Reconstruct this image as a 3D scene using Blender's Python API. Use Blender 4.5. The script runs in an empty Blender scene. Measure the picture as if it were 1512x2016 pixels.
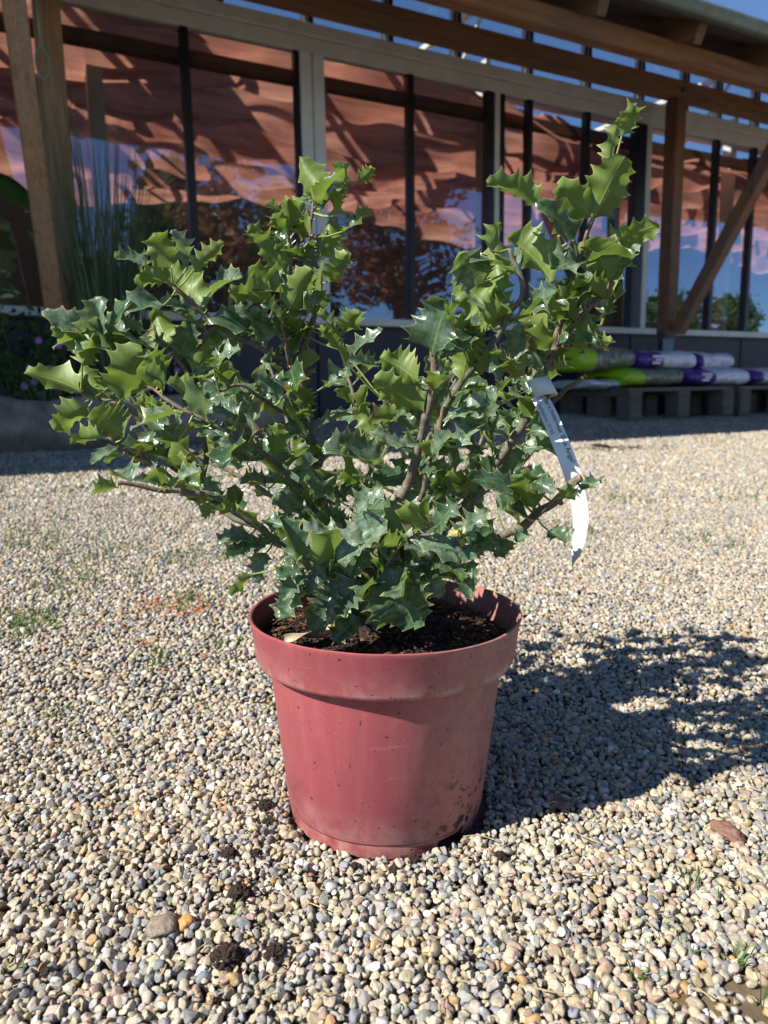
import bpy, bmesh, math, random
import numpy as np
from math import radians, sin, cos, pi, tan
from mathutils import Vector, Matrix
from mathutils.noise import noise as pnoise

random.seed(7); rng = np.random.default_rng(7)
sc = bpy.context.scene
col = sc.collection

# ------------------------------------------------------------------ camera
F = 1461.0; H = 0.494; PITCH = 9.2; ROLL = 0.92
cd = bpy.data.cameras.new('camera'); cam = bpy.data.objects.new('camera', cd); col.objects.link(cam)
sc.camera = cam
cam.rotation_mode = 'XYZ'
CR = Matrix.Rotation(radians(90 - PITCH), 3, 'X') @ Matrix.Rotation(radians(-ROLL), 3, 'Z')
cam.matrix_world = Matrix.Translation((0, 0, H)) @ CR.to_4x4()
cd.sensor_fit = 'VERTICAL'; cd.sensor_height = 36; cd.lens = F / 2016 * 36
cd.clip_start = 0.02; cd.clip_end = 500
cd.dof.use_dof = True; cd.dof.focus_distance = 0.80; cd.dof.aperture_fstop = 7.5

# ------------------------------------------------------------------ light
SUN_EL = 41.0
SUN_DIR = Vector((-0.866, -0.50, 0)).normalized()          # horizontal direction towards the sun
wd = bpy.data.worlds.new("World"); sc.world = wd; wd.use_nodes = True
nt = wd.node_tree
sky = nt.nodes.new('ShaderNodeTexSky'); sky.sky_type = 'NISHITA'; sky.sun_disc = False
sky.sun_elevation = radians(SUN_EL); sky.sun_rotation = math.atan2(SUN_DIR.x, SUN_DIR.y)
sky.air_density = 0.75; sky.dust_density = 0.0; sky.ozone_density = 6.0
nt.links.new(sky.outputs[0], nt.nodes['Background'].inputs[0])
nt.nodes['Background'].inputs[1].default_value = 0.085
sd = bpy.data.lights.new('sun', 'SUN'); so = bpy.data.objects.new('sun', sd); col.objects.link(so)
sd.energy = 5.0; sd.angle = radians(0.53); sd.color = (1.0, 0.94, 0.84)
sv = Vector((SUN_DIR.x * cos(radians(SUN_EL)), SUN_DIR.y * cos(radians(SUN_EL)), sin(radians(SUN_EL))))
so.rotation_euler = sv.to_track_quat('Z', 'Y').to_euler()
so.location = sv * 20
sc.view_settings.view_transform = 'Standard'; sc.view_settings.look = 'None'
sc.view_settings.gamma = 1.0; sc.view_settings.exposure = 1.0
sc.cycles.max_bounces = 8; sc.cycles.transparent_max_bounces = 16
sc.cycles.caustics_reflective = False; sc.cycles.caustics_refractive = False
sc.cycles.sample_clamp_indirect = 4.0

# ------------------------------------------------------------------ geometry of the place
NW = Vector((0.469, -0.883, 0)).normalized(); WW = Vector((-NW.y, NW.x, 0))   # facade normal and run
def wp(s, q, z): return WW * s - NW * q + Vector((0, 0, z))
def g(q): return 0.07 * 0.12 * math.log(1 + math.exp(min(60, (q - 0.95) / 0.12))) if q < 5.6 else 0.3255
def gq(x, y): return g(-(NW.x * x + NW.y * y))
def ray(px, py): return CR @ Vector(((px - 756) / F, -(py - 1008) / F, -1.0))
def at(px, py, Y):
    d = ray(px, py); return Vector((0, 0, H)) + d * (Y / d.y)
def onq(px, py, q):
    d = ray(px, py); t = q / (-(d.x * NW.x + d.y * NW.y)); return Vector((0, 0, H)) + d * t
def ground_at(px, py):
    z = 0
    for _ in range(30):
        d = ray(px, py); t = (z - H) / d.z; p = Vector((0, 0, H)) + d * t
        z = 0.6 * z + 0.4 * gq(p.x, p.y)
    return p
def proj(p):
    v = CR.transposed() @ (Vector(p) - Vector((0, 0, H))); return 756 + F * v.x / -v.z, 1008 - F * v.y / -v.z
PC = Vector((-0.004, 0.843, 0))     # pot centre

# ------------------------------------------------------------------ helpers
def tag(o, label=None, cat=None, group=None, kind=None):
    if label: o['label'] = label
    if cat: o['category'] = cat
    if group: o['group'] = group
    if kind: o['kind'] = kind
    return o
def empty(name, loc=(0, 0, 0)):
    o = bpy.data.objects.new(name, None); col.objects.link(o); o.location = loc; o.empty_display_size = .05
    return o
def mesh_obj(name, V, Fc, mats, parent=None, smooth=False, midx=None, uv=None, colattr=None):
    me = bpy.data.meshes.new(name)
    if isinstance(V, np.ndarray):
        nv = len(V); k = Fc.shape[1]; nf = len(Fc)
        me.vertices.add(nv); me.vertices.foreach_set('co', V.astype(np.float32).ravel())
        me.loops.add(nf * k); me.loops.foreach_set('vertex_index', Fc.astype(np.int32).ravel())
        me.polygons.add(nf); me.polygons.foreach_set('loop_start', np.arange(0, nf * k, k, dtype=np.int32))
        me.polygons.foreach_set('loop_total', np.full(nf, k, dtype=np.int32))
        me.update(calc_edges=True)
    else:
        me.from_pydata([tuple(v) for v in V], [], Fc); me.update()
    for m in (mats if isinstance(mats, (list, tuple)) else [mats]): me.materials.append(m)
    if midx is not None: me.polygons.foreach_set('material_index', np.asarray(midx, dtype=np.int32))
    if smooth: me.polygons.foreach_set('use_smooth', np.ones(len(me.polygons), dtype=bool))
    if uv is not None:
        ul = me.uv_layers.new(name='UVMap'); vi = np.empty(len(me.loops), dtype=np.int32)
        me.loops.foreach_get('vertex_index', vi); ul.data.foreach_set('uv', np.asarray(uv, dtype=np.float32)[vi].ravel())
    if colattr is not None:
        a = me.color_attributes.new('tint', 'FLOAT_COLOR', 'POINT'); a.data.foreach_set('color', np.asarray(colattr, dtype=np.float32).ravel())
    o = bpy.data.objects.new(name, me); col.objects.link(o)
    if parent:
        o.parent = parent
        o.matrix_parent_inverse = Matrix.Translation(parent.location).inverted()
    return o
class MB:
    def __init__(s): s.v = []; s.f = []; s.m = []
    def add(s, V, Fc, mi=0):
        b = len(s.v); s.v += [Vector(v) for v in V]; s.f += [[i + b for i in f] for f in Fc]; s.m += [mi] * len(Fc)
    def frame_box(s, c, ax, ay, az, lx, ly, lz, bev=0.0, mi=0):
        c = Vector(c)
        if bev <= 0:
            V = [c + ax * (lx / 2 * i) + ay * (ly / 2 * j) + az * (lz / 2 * k) for i in (-1, 1) for j in (-1, 1) for k in (-1, 1)]
            s.add(V, [(0, 1, 3, 2), (4, 6, 7, 5), (0, 4, 5, 1), (2, 3, 7, 6), (0, 2, 6, 4), (1, 5, 7, 3)], mi); return
        bm = bmesh.new(); bmesh.ops.create_cube(bm, size=1)
        for v in bm.verts: v.co = Vector((v.co.x * lx, v.co.y * ly, v.co.z * lz))
        bmesh.ops.bevel(bm, geom=bm.edges[:], offset=min(bev, lx / 3, ly / 3, lz / 3), segments=2, affect='EDGES')
        bm.verts.ensure_lookup_table()
        V = [c + ax * v.co.x + ay * v.co.y + az * v.co.z for v in bm.verts]
        s.add(V, [[v.index for v in f.verts] for f in bm.faces], mi); bm.free()
    def wbox(s, s0, s1, q0, q1, z0, z1, bev=0.0, mi=0):
        s.frame_box(wp((s0 + s1) / 2, (q0 + q1) / 2, (z0 + z1) / 2), WW, -NW, Vector((0, 0, 1)), s1 - s0, q1 - q0, z1 - z0, bev, mi)
    def bar(s, a, b, w_, h_, up=Vector((0, 0, 1)), bev=0.0, mi=0):
        a = Vector(a); b = Vector(b); ax = (b - a).normalized(); ay = up.cross(ax).normalized(); az = ax.cross(ay)
        s.frame_box((a + b) / 2, ax, ay, az, (b - a).length, w_, h_, bev, mi)
    def tube(s, pts, rad, n=8, mi=0, cap=True, rough=0.0, seed=0):
        pts = [Vector(p) for p in pts]; N = len(pts)
        if not hasattr(rad, '__len__'): rad = [rad] * N
        t = (pts[1] - pts[0]).normalized(); u = t.orthogonal().normalized(); V = []
        for i in range(N):
            tt = (pts[min(i + 1, N - 1)] - pts[max(i - 1, 0)]).normalized()
            u = (u - tt * u.dot(tt)).normalized(); v = tt.cross(u)
            for k in range(n):
                a = 2 * pi * k / n; r = rad[i]
                if rough: r *= 1 + rough * pnoise(Vector((cos(a) * 1.3 + seed, sin(a) * 1.3, i * .45)))
                V.append(pts[i] + (u * cos(a) + v * sin(a)) * r)
        Fc = [(i * n + k, i * n + (k + 1) % n, (i + 1) * n + (k + 1) % n, (i + 1) * n + k) for i in range(N - 1) for k in range(n)]
        if cap: Fc.append(tuple(range(n - 1, -1, -1))); Fc.append(tuple((N - 1) * n + k for k in range(n)))
        s.add(V, Fc, mi)
    def build(s, name, mats, parent=None, smooth=False, **kw):
        return mesh_obj(name, s.v, s.f, mats, parent, smooth, midx=s.m if isinstance(mats, (list, tuple)) else None, **kw)
def catmull(P, n=6):
    P = [Vector(p) for p in P]; Q = [P[0] * 2 - P[1]] + P + [P[-1] * 2 - P[-2]]; out = []
    for i in range(1, len(Q) - 2):
        for k in range(n):
            t = k / n; a, b, c, d = Q[i - 1], Q[i], Q[i + 1], Q[i + 2]
            out.append(0.5 * ((2 * b) + (c - a) * t + (2 * a - 5 * b + 4 * c - d) * t * t + (3 * b - a - 3 * c + d) * t ** 3))
    out.append(P[-1]); return out

# ------------------------------------------------------------------ materials
class MT:
    def __init__(s, name):
        s.m = bpy.data.materials.new(name); s.m.use_nodes = True; s.nt = s.m.node_tree
        s.p = s.nt.nodes['Principled BSDF']; s.out = s.nt.nodes['Material Output']
    def n(s, t, **kw):
        nd = s.nt.nodes.new('ShaderNode' + t)
        for k, v in kw.items():
            if k in nd.inputs: nd.inputs[k].default_value = v
            else: setattr(nd, k, v)
        return nd
    def l(s, a, b): s.nt.links.new(a, b)
    def ramp(s, fac, stops, interp='LINEAR'):
        r = s.n('ValToRGB'); r.color_ramp.interpolation = interp; e = r.color_ramp.elements
        while len(e) < len(stops): e.new(0.5)
        for el, (p, c) in zip(e, stops): el.position = p; el.color = (c, c, c, 1) if not hasattr(c, '__len__') else (*c, 1)
        s.l(fac, r.inputs[0]); return r.outputs[0]
    def mix(s, fac, a, b, bt='MIX'):
        m = s.n('Mix', data_type='RGBA', blend_type=bt)
        for sock, v in ((m.inputs[0], fac), (m.inputs[6], a), (m.inputs[7], b)):
            if isinstance(v, bpy.types.NodeSocket): s.l(v, sock)
            elif hasattr(v, '__len__'): sock.default_value = (*v, 1) if len(v) == 3 else v
            elif sock == m.inputs[0]: sock.default_value = v
            else: sock.default_value = (v, v, v, 1)
        return m.outputs[2]
    def math(s, op, a, b=0.0, clamp=False):
        m = s.n('Math', operation=op, use_clamp=clamp)
        for sock, v in ((m.inputs[0], a), (m.inputs[1], b)):
            if isinstance(v, bpy.types.NodeSocket): s.l(v, sock)
            else: sock.default_value = v
        return m.outputs[0]
    def noise(s, scale, detail=4, rough=.55, vec=None, dist=0):
        nd = s.n('TexNoise'); nd.inputs['Scale'].default_value = scale; nd.inputs['Detail'].default_value = detail
        nd.inputs['Roughness'].default_value = rough; nd.inputs['Distortion'].default_value = dist
        if vec is not None: s.l(vec, nd.inputs['Vector'])
        return nd.outputs['Fac']
    def pos(s): return s.n('NewGeometry').outputs['Position']
    def obj(s): return s.n('TexCoord').outputs['Object']
    def bump(s, h, strength=.3, dist=.01):
        b = s.n('Bump'); b.inputs['Strength'].default_value = strength; b.inputs['Distance'].default_value = dist
        s.l(h, b.inputs['Height']); s.l(b.outputs[0], s.p.inputs['Normal']); return b.outputs[0]
    def base(s, v):
        if isinstance(v, bpy.types.NodeSocket): s.l(v, s.p.inputs['Base Color'])
        else: s.p.inputs['Base Color'].default_value = (*v, 1)
    def set(s, **kw):
        for k, v in kw.items(): s.p.inputs[k.replace('_', ' ')].default_value = v
        return s

def simple(name, c, rough=.6, var=.15, scale=20, bump=0.1, metallic=0, spec=.5, stretch=None):
    m = MT(name); v = m.pos()
    if stretch:
        mp = m.n('Mapping'); mp.inputs['Scale'].default_value = stretch; m.l(m.obj(), mp.inputs[0]); v = mp.outputs[0]
    nz = m.noise(scale, 5, .6, v)
    lo = tuple(x * (1 - var) for x in c); hi = tuple(min(1, x * (1 + var)) for x in c)
    m.base(m.ramp(nz, [(.3, lo), (.7, hi)]))
    m.set(Roughness=rough, Metallic=metallic); m.p.inputs['Specular IOR Level'].default_value = spec
    if bump: m.bump(nz, bump, .01)
    return m.m

def mat_timber(name, c, axis):      # grain runs along axis (unit vector in world), weathered
    m = MT(name); p = m.pos()
    # squash coordinates along the grain
    a = Vector(axis).normalized()
    dot = m.n('VectorMath', operation='DOT_PRODUCT'); m.l(p, dot.inputs[0]); dot.inputs[1].default_value = a
    sc_ = m.n('VectorMath', operation='SCALE'); sc_.inputs[0].default_value = a * -0.94; m.l(dot.outputs['Value'], sc_.inputs['Scale'])
    ad = m.n('VectorMath', operation='ADD'); m.l(p, ad.inputs[0]); m.l(sc_.outputs[0], ad.inputs[1])
    gr = m.noise(38, 6, .65, ad.outputs[0], .6); fine = m.noise(140, 3, .6, ad.outputs[0])
    wet = m.noise(1.7, 3, .5, p)
    c0 = tuple(x * .45 for x in c); c1 = tuple(min(1, x * 1.35) for x in c); grey = (sum(c) / 3 * 1.0,) * 3
    colr = m.ramp(gr, [(.28, c0), (.5, c), (.72, c1)])
    colr = m.mix(m.math('MULTIPLY', m.ramp(wet, [(.35, 0.), (.7, 1.)]), .45), colr, grey)
    vor = m.n('TexVoronoi'); vor.inputs['Scale'].default_value = 2.6; m.l(p, vor.inputs['Vector'])
    knot = m.ramp(vor.outputs['Distance'], [(.02, 1.), (.07, 0.)])
    colr = m.mix(m.math('MULTIPLY', knot, .7), colr, tuple(x * .25 for x in c))
    m.base(colr); m.set(Roughness=.78); m.bump(m.math('ADD', gr, m.math('MULTIPLY', fine, .5)), .35, .006)
    return m.m

def mat_leaf():
    m = MT('holly_leaf'); geo = m.n('NewGeometry'); uvn = m.n('UVMap', uv_map='UVMap')
    sep = m.n('SeparateXYZ'); m.l(uvn.outputs[0], sep.inputs[0]); u, v = sep.outputs[0], sep.outputs[1]
    av = m.math('ABSOLUTE', m.math('SUBTRACT', m.math('MULTIPLY', v, 2), 1))
    at_ = m.n('Attribute', attribute_name='tint'); sp = m.n('SeparateColor'); m.l(at_.outputs['Color'], sp.inputs[0])
    rnd, dusty, age = sp.outputs[0], sp.outputs[1], sp.outputs[2]
    p = geo.outputs['Position']
    # side veins
    vv = m.math('FRACT', m.math('SUBTRACT', m.math('MULTIPLY', u, 7), m.math('MULTIPLY', av, 1.6)))
    vein = m.math('MULTIPLY', m.ramp(vv, [(0, 1.), (.10, 0.), (.92, 0.), (1, 1.)]), m.ramp(av, [(.55, 1.), (.95, 0.)]))
    mid = m.ramp(av, [(.02, 1.), (.07, 0.)])
    edge = m.ramp(av, [(.945, 0.), (.985, 1.)])
    # top side
    n1 = m.noise(30, 4, .6, p)
    top = m.mix(n1, (.011, .040, .020), (.028, .082, .032))
    top = m.mix(m.math('MULTIPLY', rnd, .40), top, (.03, .115, .022))
    sp1 = m.noise(110, 6, .62, p, .5); sp2 = m.noise(650, 3, .6, p)
    dust = m.math('MULTIPLY', m.ramp(sp1, [(.34, 0.), (.68, 1.)]), m.ramp(sp2, [(.3, .55), (.65, 1.)]))
    dust = m.math('MULTIPLY', dust, m.math('ADD', m.math('MULTIPLY', m.math('POWER', dusty, 1.25), .85), .12), True)
    top = m.mix(dust, top, (.38, .45, .36))
    top = m.mix(m.math('MULTIPLY', mid, .62), top, (.16, .28, .075))
    top = m.mix(m.math('MULTIPLY', vein, .16), top, (.12, .22, .08))
    # underside
    n2 = m.noise(55, 3, .6, p)
    und = m.mix(n2, (.125, .195, .04), (.19, .27, .062))
    und = m.mix(m.math('MULTIPLY', rnd, .4), und, (.16, .20, .035))
    und = m.mix(m.math('MULTIPLY', mid, .55), und, (.26, .34, .09))
    und = m.mix(m.math('MULTIPLY', vein, .18), und, (.20, .30, .08))
    cc = m.mix(geo.outputs['Backfacing'], top, und)
    cc = m.mix(m.math('MULTIPLY', edge, .85), cc, (.46, .44, .19))
    brown = m.math('MULTIPLY', m.ramp(m.noise(45, 2, .5, p), [(.52, 0.), (.58, 1.)]), m.ramp(age, [(.75, 0.), (.9, 1.)]))
    cc = m.mix(brown, cc, (.14, .09, .055))
    yel = m.ramp(age, [(.955, 0.), (.97, 1.)])
    cc = m.mix(yel, cc, (.45, .38, .04))
    m.base(cc)
    m.set(Roughness=.36); m.p.inputs['Specular IOR Level'].default_value = .55
    rr = m.mix(geo.outputs['Backfacing'], m.math('ADD', m.math('MULTIPLY', dust, .22), .24), .5); m.l(rr, m.p.inputs['Roughness'])
    bn = m.bump(m.math('ADD', m.math('MULTIPLY', vein, -.6), m.math('ADD', m.math('MULTIPLY', sp1, .25), m.math('MULTIPLY', mid, -1.))), .35, .0012)
    tr = m.n('BsdfTranslucent'); m.l(m.mix(.5, m.mix(geo.outputs['Backfacing'], (.27, .42, .05), (.27, .42, .05)), cc), tr.inputs['Color'])
    mx = m.n('MixShader'); mx.inputs[0].default_value = .36
    m.l(m.p.outputs[0], mx.inputs[1]); m.l(tr.outputs[0], mx.inputs[2]); m.l(mx.outputs[0], m.out.inputs[0])
    return m.m

def mat_foliage(name, c1, c2, transl=.3, rough=.5):
    m = MT(name); at_ = m.n('Attribute', attribute_name='tint'); sp = m.n('SeparateColor'); m.l(at_.outputs['Color'], sp.inputs[0])
    cc = m.mix(sp.outputs[0], c1, c2); m.base(cc); m.set(Roughness=rough)
    tr = m.n('BsdfTranslucent'); m.l(cc, tr.inputs['Color']); mx = m.n('MixShader'); mx.inputs[0].default_value = transl
    m.l(m.p.outputs[0], mx.inputs[1]); m.l(tr.outputs[0], mx.inputs[2]); m.l(mx.outputs[0], m.out.inputs[0]); return m.m

def mat_bark():
    m = MT('holly_bark'); p = m.pos(); a = m.noise(120, 6, .7, p, .5); b = m.noise(22, 3, .5, p)
    at_ = m.n('Attribute', attribute_name='tint'); sp = m.n('SeparateColor'); m.l(at_.outputs['Color'], sp.inputs[0])
    old = m.ramp(a, [(.3, (.045, .040, .033)), (.52, (.135, .120, .098)), (.75, (.27, .25, .215))])
    young = m.ramp(a, [(.3, (.10, .045, .035)), (.7, (.21, .12, .085))])
    c = m.mix(m.ramp(b, [(.35, 0.), (.65, 1.)]), old, m.mix(.35, old, (.09, .11, .05)))
    c = m.mix(sp.outputs[0], c, young)
    m.base(c); m.set(Roughness=.8); m.bump(a, .6, .0015); return m.m

def mat_pot():
    m = MT('red_plastic'); p = m.obj(); sep = m.n('SeparateXYZ'); m.l(p, sep.inputs[0]); z = sep.outputs[2]; x = sep.outputs[0]
    big = m.noise(9, 4, .6, p); c = m.mix(big, (.245, .046, .056), (.305, .066, .077))
    streak = m.n('Mapping'); streak.inputs['Scale'].default_value = (1, 1, .12); m.l(p, streak.inputs[0])
    st = m.noise(45, 5, .65, streak.outputs[0]); c = m.mix(m.math('MULTIPLY', m.ramp(st, [(.45, 0.), (.75, 1.)]), .22), c, (.46, .17, .155))
    low = m.ramp(z, [(.012, 1.), (.016, 0.)]); c = m.mix(m.math('MULTIPLY', low, .5), c, (.22, .015, .015))
    # limescale: on the band's lower edge and on the right flank
    nz = m.noise(30, 6, .7, p, 1.2)
    band = m.ramp(z, [(.183, 0.), (.190, 1.), (.197, .55), (.222, 0.)])
    side = m.ramp(m.math('ADD', m.math('MULTIPLY', x, 3.0), .5), [(.0, .5), (.3, .25), (.55, .5), (.9, 1.)])
    lime = m.math('MULTIPLY', m.math('MULTIPLY', m.ramp(nz, [(.36, 0.), (.60, 1.)]), band), side)
    flank = m.math('MULTIPLY', m.math('MULTIPLY', m.ramp(m.noise(90, 6, .75, p, .3), [(.30, .15), (.80, .9)]), m.ramp(x, [(.0, 0.05), (.12, .70)])), 1.0)
    foot = m.math('MULTIPLY', m.ramp(m.noise(25, 6, .7, p, .5), [(.35, 0.), (.7, 1.)]), m.ramp(z, [(.014, .6), (.06, 0.)]))
    c = m.mix(m.math('MULTIPLY', m.math('MAXIMUM', lime, m.math('MAXIMUM', flank, foot)), .85, True), c, (.56, .42, .36))
    hm = m.n('Mapping'); hm.inputs['Scale'].default_value = (1, 1, 22); hm.inputs['Rotation'].default_value = (.08, .05, 0); m.l(p, hm.inputs[0])
    scr = m.math('MULTIPLY', m.ramp(m.noise(7, 2, .5, hm.outputs[0], .2), [(.655, 0.), (.665, 1.), (.675, 0.)]), m.ramp(m.noise(14, 2, .5, p), [(.5, 0.), (.6, .45)]))
    c = m.mix(scr, c, (.60, .36, .33))
    spk = m.noise(420, 2, .5, p); c = m.mix(m.ramp(spk, [(.72, 0.), (.76, .6)]), c, (.55, .36, .32))
    # soil splashes low on the right
    dv = m.n('VectorMath', operation='DISTANCE'); m.l(p, dv.inputs[0]); dv.inputs[1].default_value = (.092, -.088, .035)
    dz = m.math('MULTIPLY', m.ramp(m.noise(48, 5, .65, p, .6), [(.535, 0.), (.56, 1.)]), m.ramp(dv.outputs['Value'], [(.035, 1.), (.062, 0.)]))
    sm = m.math('MULTIPLY', m.ramp(m.noise(200, 2, .5, p), [(.70, 0.), (.72, 1.)]), .9)
    dirt = m.math('MAXIMUM', dz, sm); c = m.mix(dirt, c, (.03, .018, .012))
    m.base(c); m.set(Roughness=.42); m.p.inputs['Specular IOR Level'].default_value = .45
    m.l(m.math('ADD', m.math('MULTIPLY', m.math('MAXIMUM', flank, lime), .3), .40), m.p.inputs['Roughness'])
    m.bump(m.math('ADD', m.math('MULTIPLY', big, 1.), m.math('MULTIPLY', m.noise(300, 3, .6, p), .08)), .12, .004)
    return m.m

def mat_pebble():
    m = MT('gravel_stone'); at_ = m.n('Attribute', attribute_name='tint'); p = m.pos()
    a = m.noise(420, 4, .65, p); b = m.noise(110, 3, .6, p)
    c = m.mix(m.ramp(a, [(.3, 0.), (.7, .5)]), at_.outputs['Color'], (.40, .36, .30), 'MIX')
    c = m.mix(.55, at_.outputs['Color'], c)
    c = m.mix(1.0, c, m.ramp(b, [(.3, .72), (.7, 1.14)]), 'MULTIPLY')
    m.base(c); m.set(Roughness=.62); m.p.inputs['Specular IOR Level'].default_value = .4
    m.bump(m.math('ADD', a, b), .5, .0015); return m.m

def mat_ground():
    m = MT('gravel_ground'); p = m.pos()
    vo = m.n('TexVoronoi'); vo.inputs['Scale'].default_value = 85; m.l(p, vo.inputs['Vector'])
    sepc = m.n('SeparateColor'); m.l(vo.outputs['Color'], sepc.inputs[0])
    c = m.ramp(sepc.outputs[0], [(0, (.16, .16, .17)), (.25, (.33, .30, .25)), (.5, (.45, .38, .28)), (.75, (.52, .46, .36)), (1, (.62, .58, .52))])
    dirt = m.ramp(m.noise(300, 4, .6, p), [(.3, (.055, .042, .03)), (.7, (.12, .095, .07))])
    # near the camera real stones lie on top: what shows between them is grit
    sep = m.n('SeparateXYZ'); m.l(p, sep.inputs[0])
    ln = m.n('VectorMath', operation='LENGTH'); m.l(p, ln.inputs[0])
    gaps = m.ramp(vo.outputs['Distance'], [(.35, 0.), (.7, 1.)])
    c = m.mix(m.math('MULTIPLY', gaps, .7), c, dirt)
    far = m.ramp(m.math('MULTIPLY', ln.outputs['Value'], .1), [(.50, 0.), (.62, 1.)])
    c = m.mix(far, dirt, c)
    m.base(c); m.set(Roughness=.85); m.bump(m.math('MULTIPLY', vo.outputs['Distance'], -1.), .8, .008); return m.m

def mat_glass():
    m = MT('window_glass'); tr = m.n('BsdfTransparent'); tr.inputs[0].default_value = (.80, .86, .90, 1)
    gl = m.n('BsdfGlossy'); gl.inputs['Roughness'].default_value = .0; gl.inputs['Color'].default_value = (.66, .80, 1, 1)
    fr = m.n('Fresnel'); fr.inputs['IOR'].default_value = 1.5
    f = m.math('ADD', m.math('MULTIPLY', fr.outputs[0], 2.6), .14, True)
    nz = m.noise(1.1, 2, .5, m.pos(), .3); b = m.n('Bump'); b.inputs['Strength'].default_value = .12; b.inputs['Distance'].default_value = .06
    m.l(nz, b.inputs['Height']); m.l(b.outputs[0], gl.inputs['Normal'])
    mx = m.n('MixShader'); m.l(f, mx.inputs[0]); m.l(tr.outputs[0], mx.inputs[1]); m.l(gl.outputs[0], mx.inputs[2]); m.l(mx.outputs[0], m.out.inputs[0])
    return m.m

def mat_cloth():
    m = MT('orange_shade_cloth'); p = m.pos(); a = m.noise(1.2, 3, .5, p); b = m.noise(60, 2, .5, p)
    c = m.mix(m.ramp(a, [(.3, 0.), (.7, 1.)]), (.46, .16, .10), (.68, .34, .24)); c = m.mix(m.math('MULTIPLY', b, .3), c, (.2, .07, .06))
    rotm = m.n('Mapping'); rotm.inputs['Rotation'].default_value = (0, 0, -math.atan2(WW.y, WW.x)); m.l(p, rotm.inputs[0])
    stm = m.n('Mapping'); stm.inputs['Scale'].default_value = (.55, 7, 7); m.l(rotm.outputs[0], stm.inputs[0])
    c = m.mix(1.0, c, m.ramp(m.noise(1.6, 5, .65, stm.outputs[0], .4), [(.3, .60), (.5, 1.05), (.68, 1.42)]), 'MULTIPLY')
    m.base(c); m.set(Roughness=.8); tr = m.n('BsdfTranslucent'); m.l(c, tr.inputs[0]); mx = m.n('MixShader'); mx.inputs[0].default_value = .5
    m.l(m.p.outputs[0], mx.inputs[1]); m.l(tr.outputs[0], mx.inputs[2]); m.l(mx.outputs[0], m.out.inputs[0]); return m.m

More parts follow.
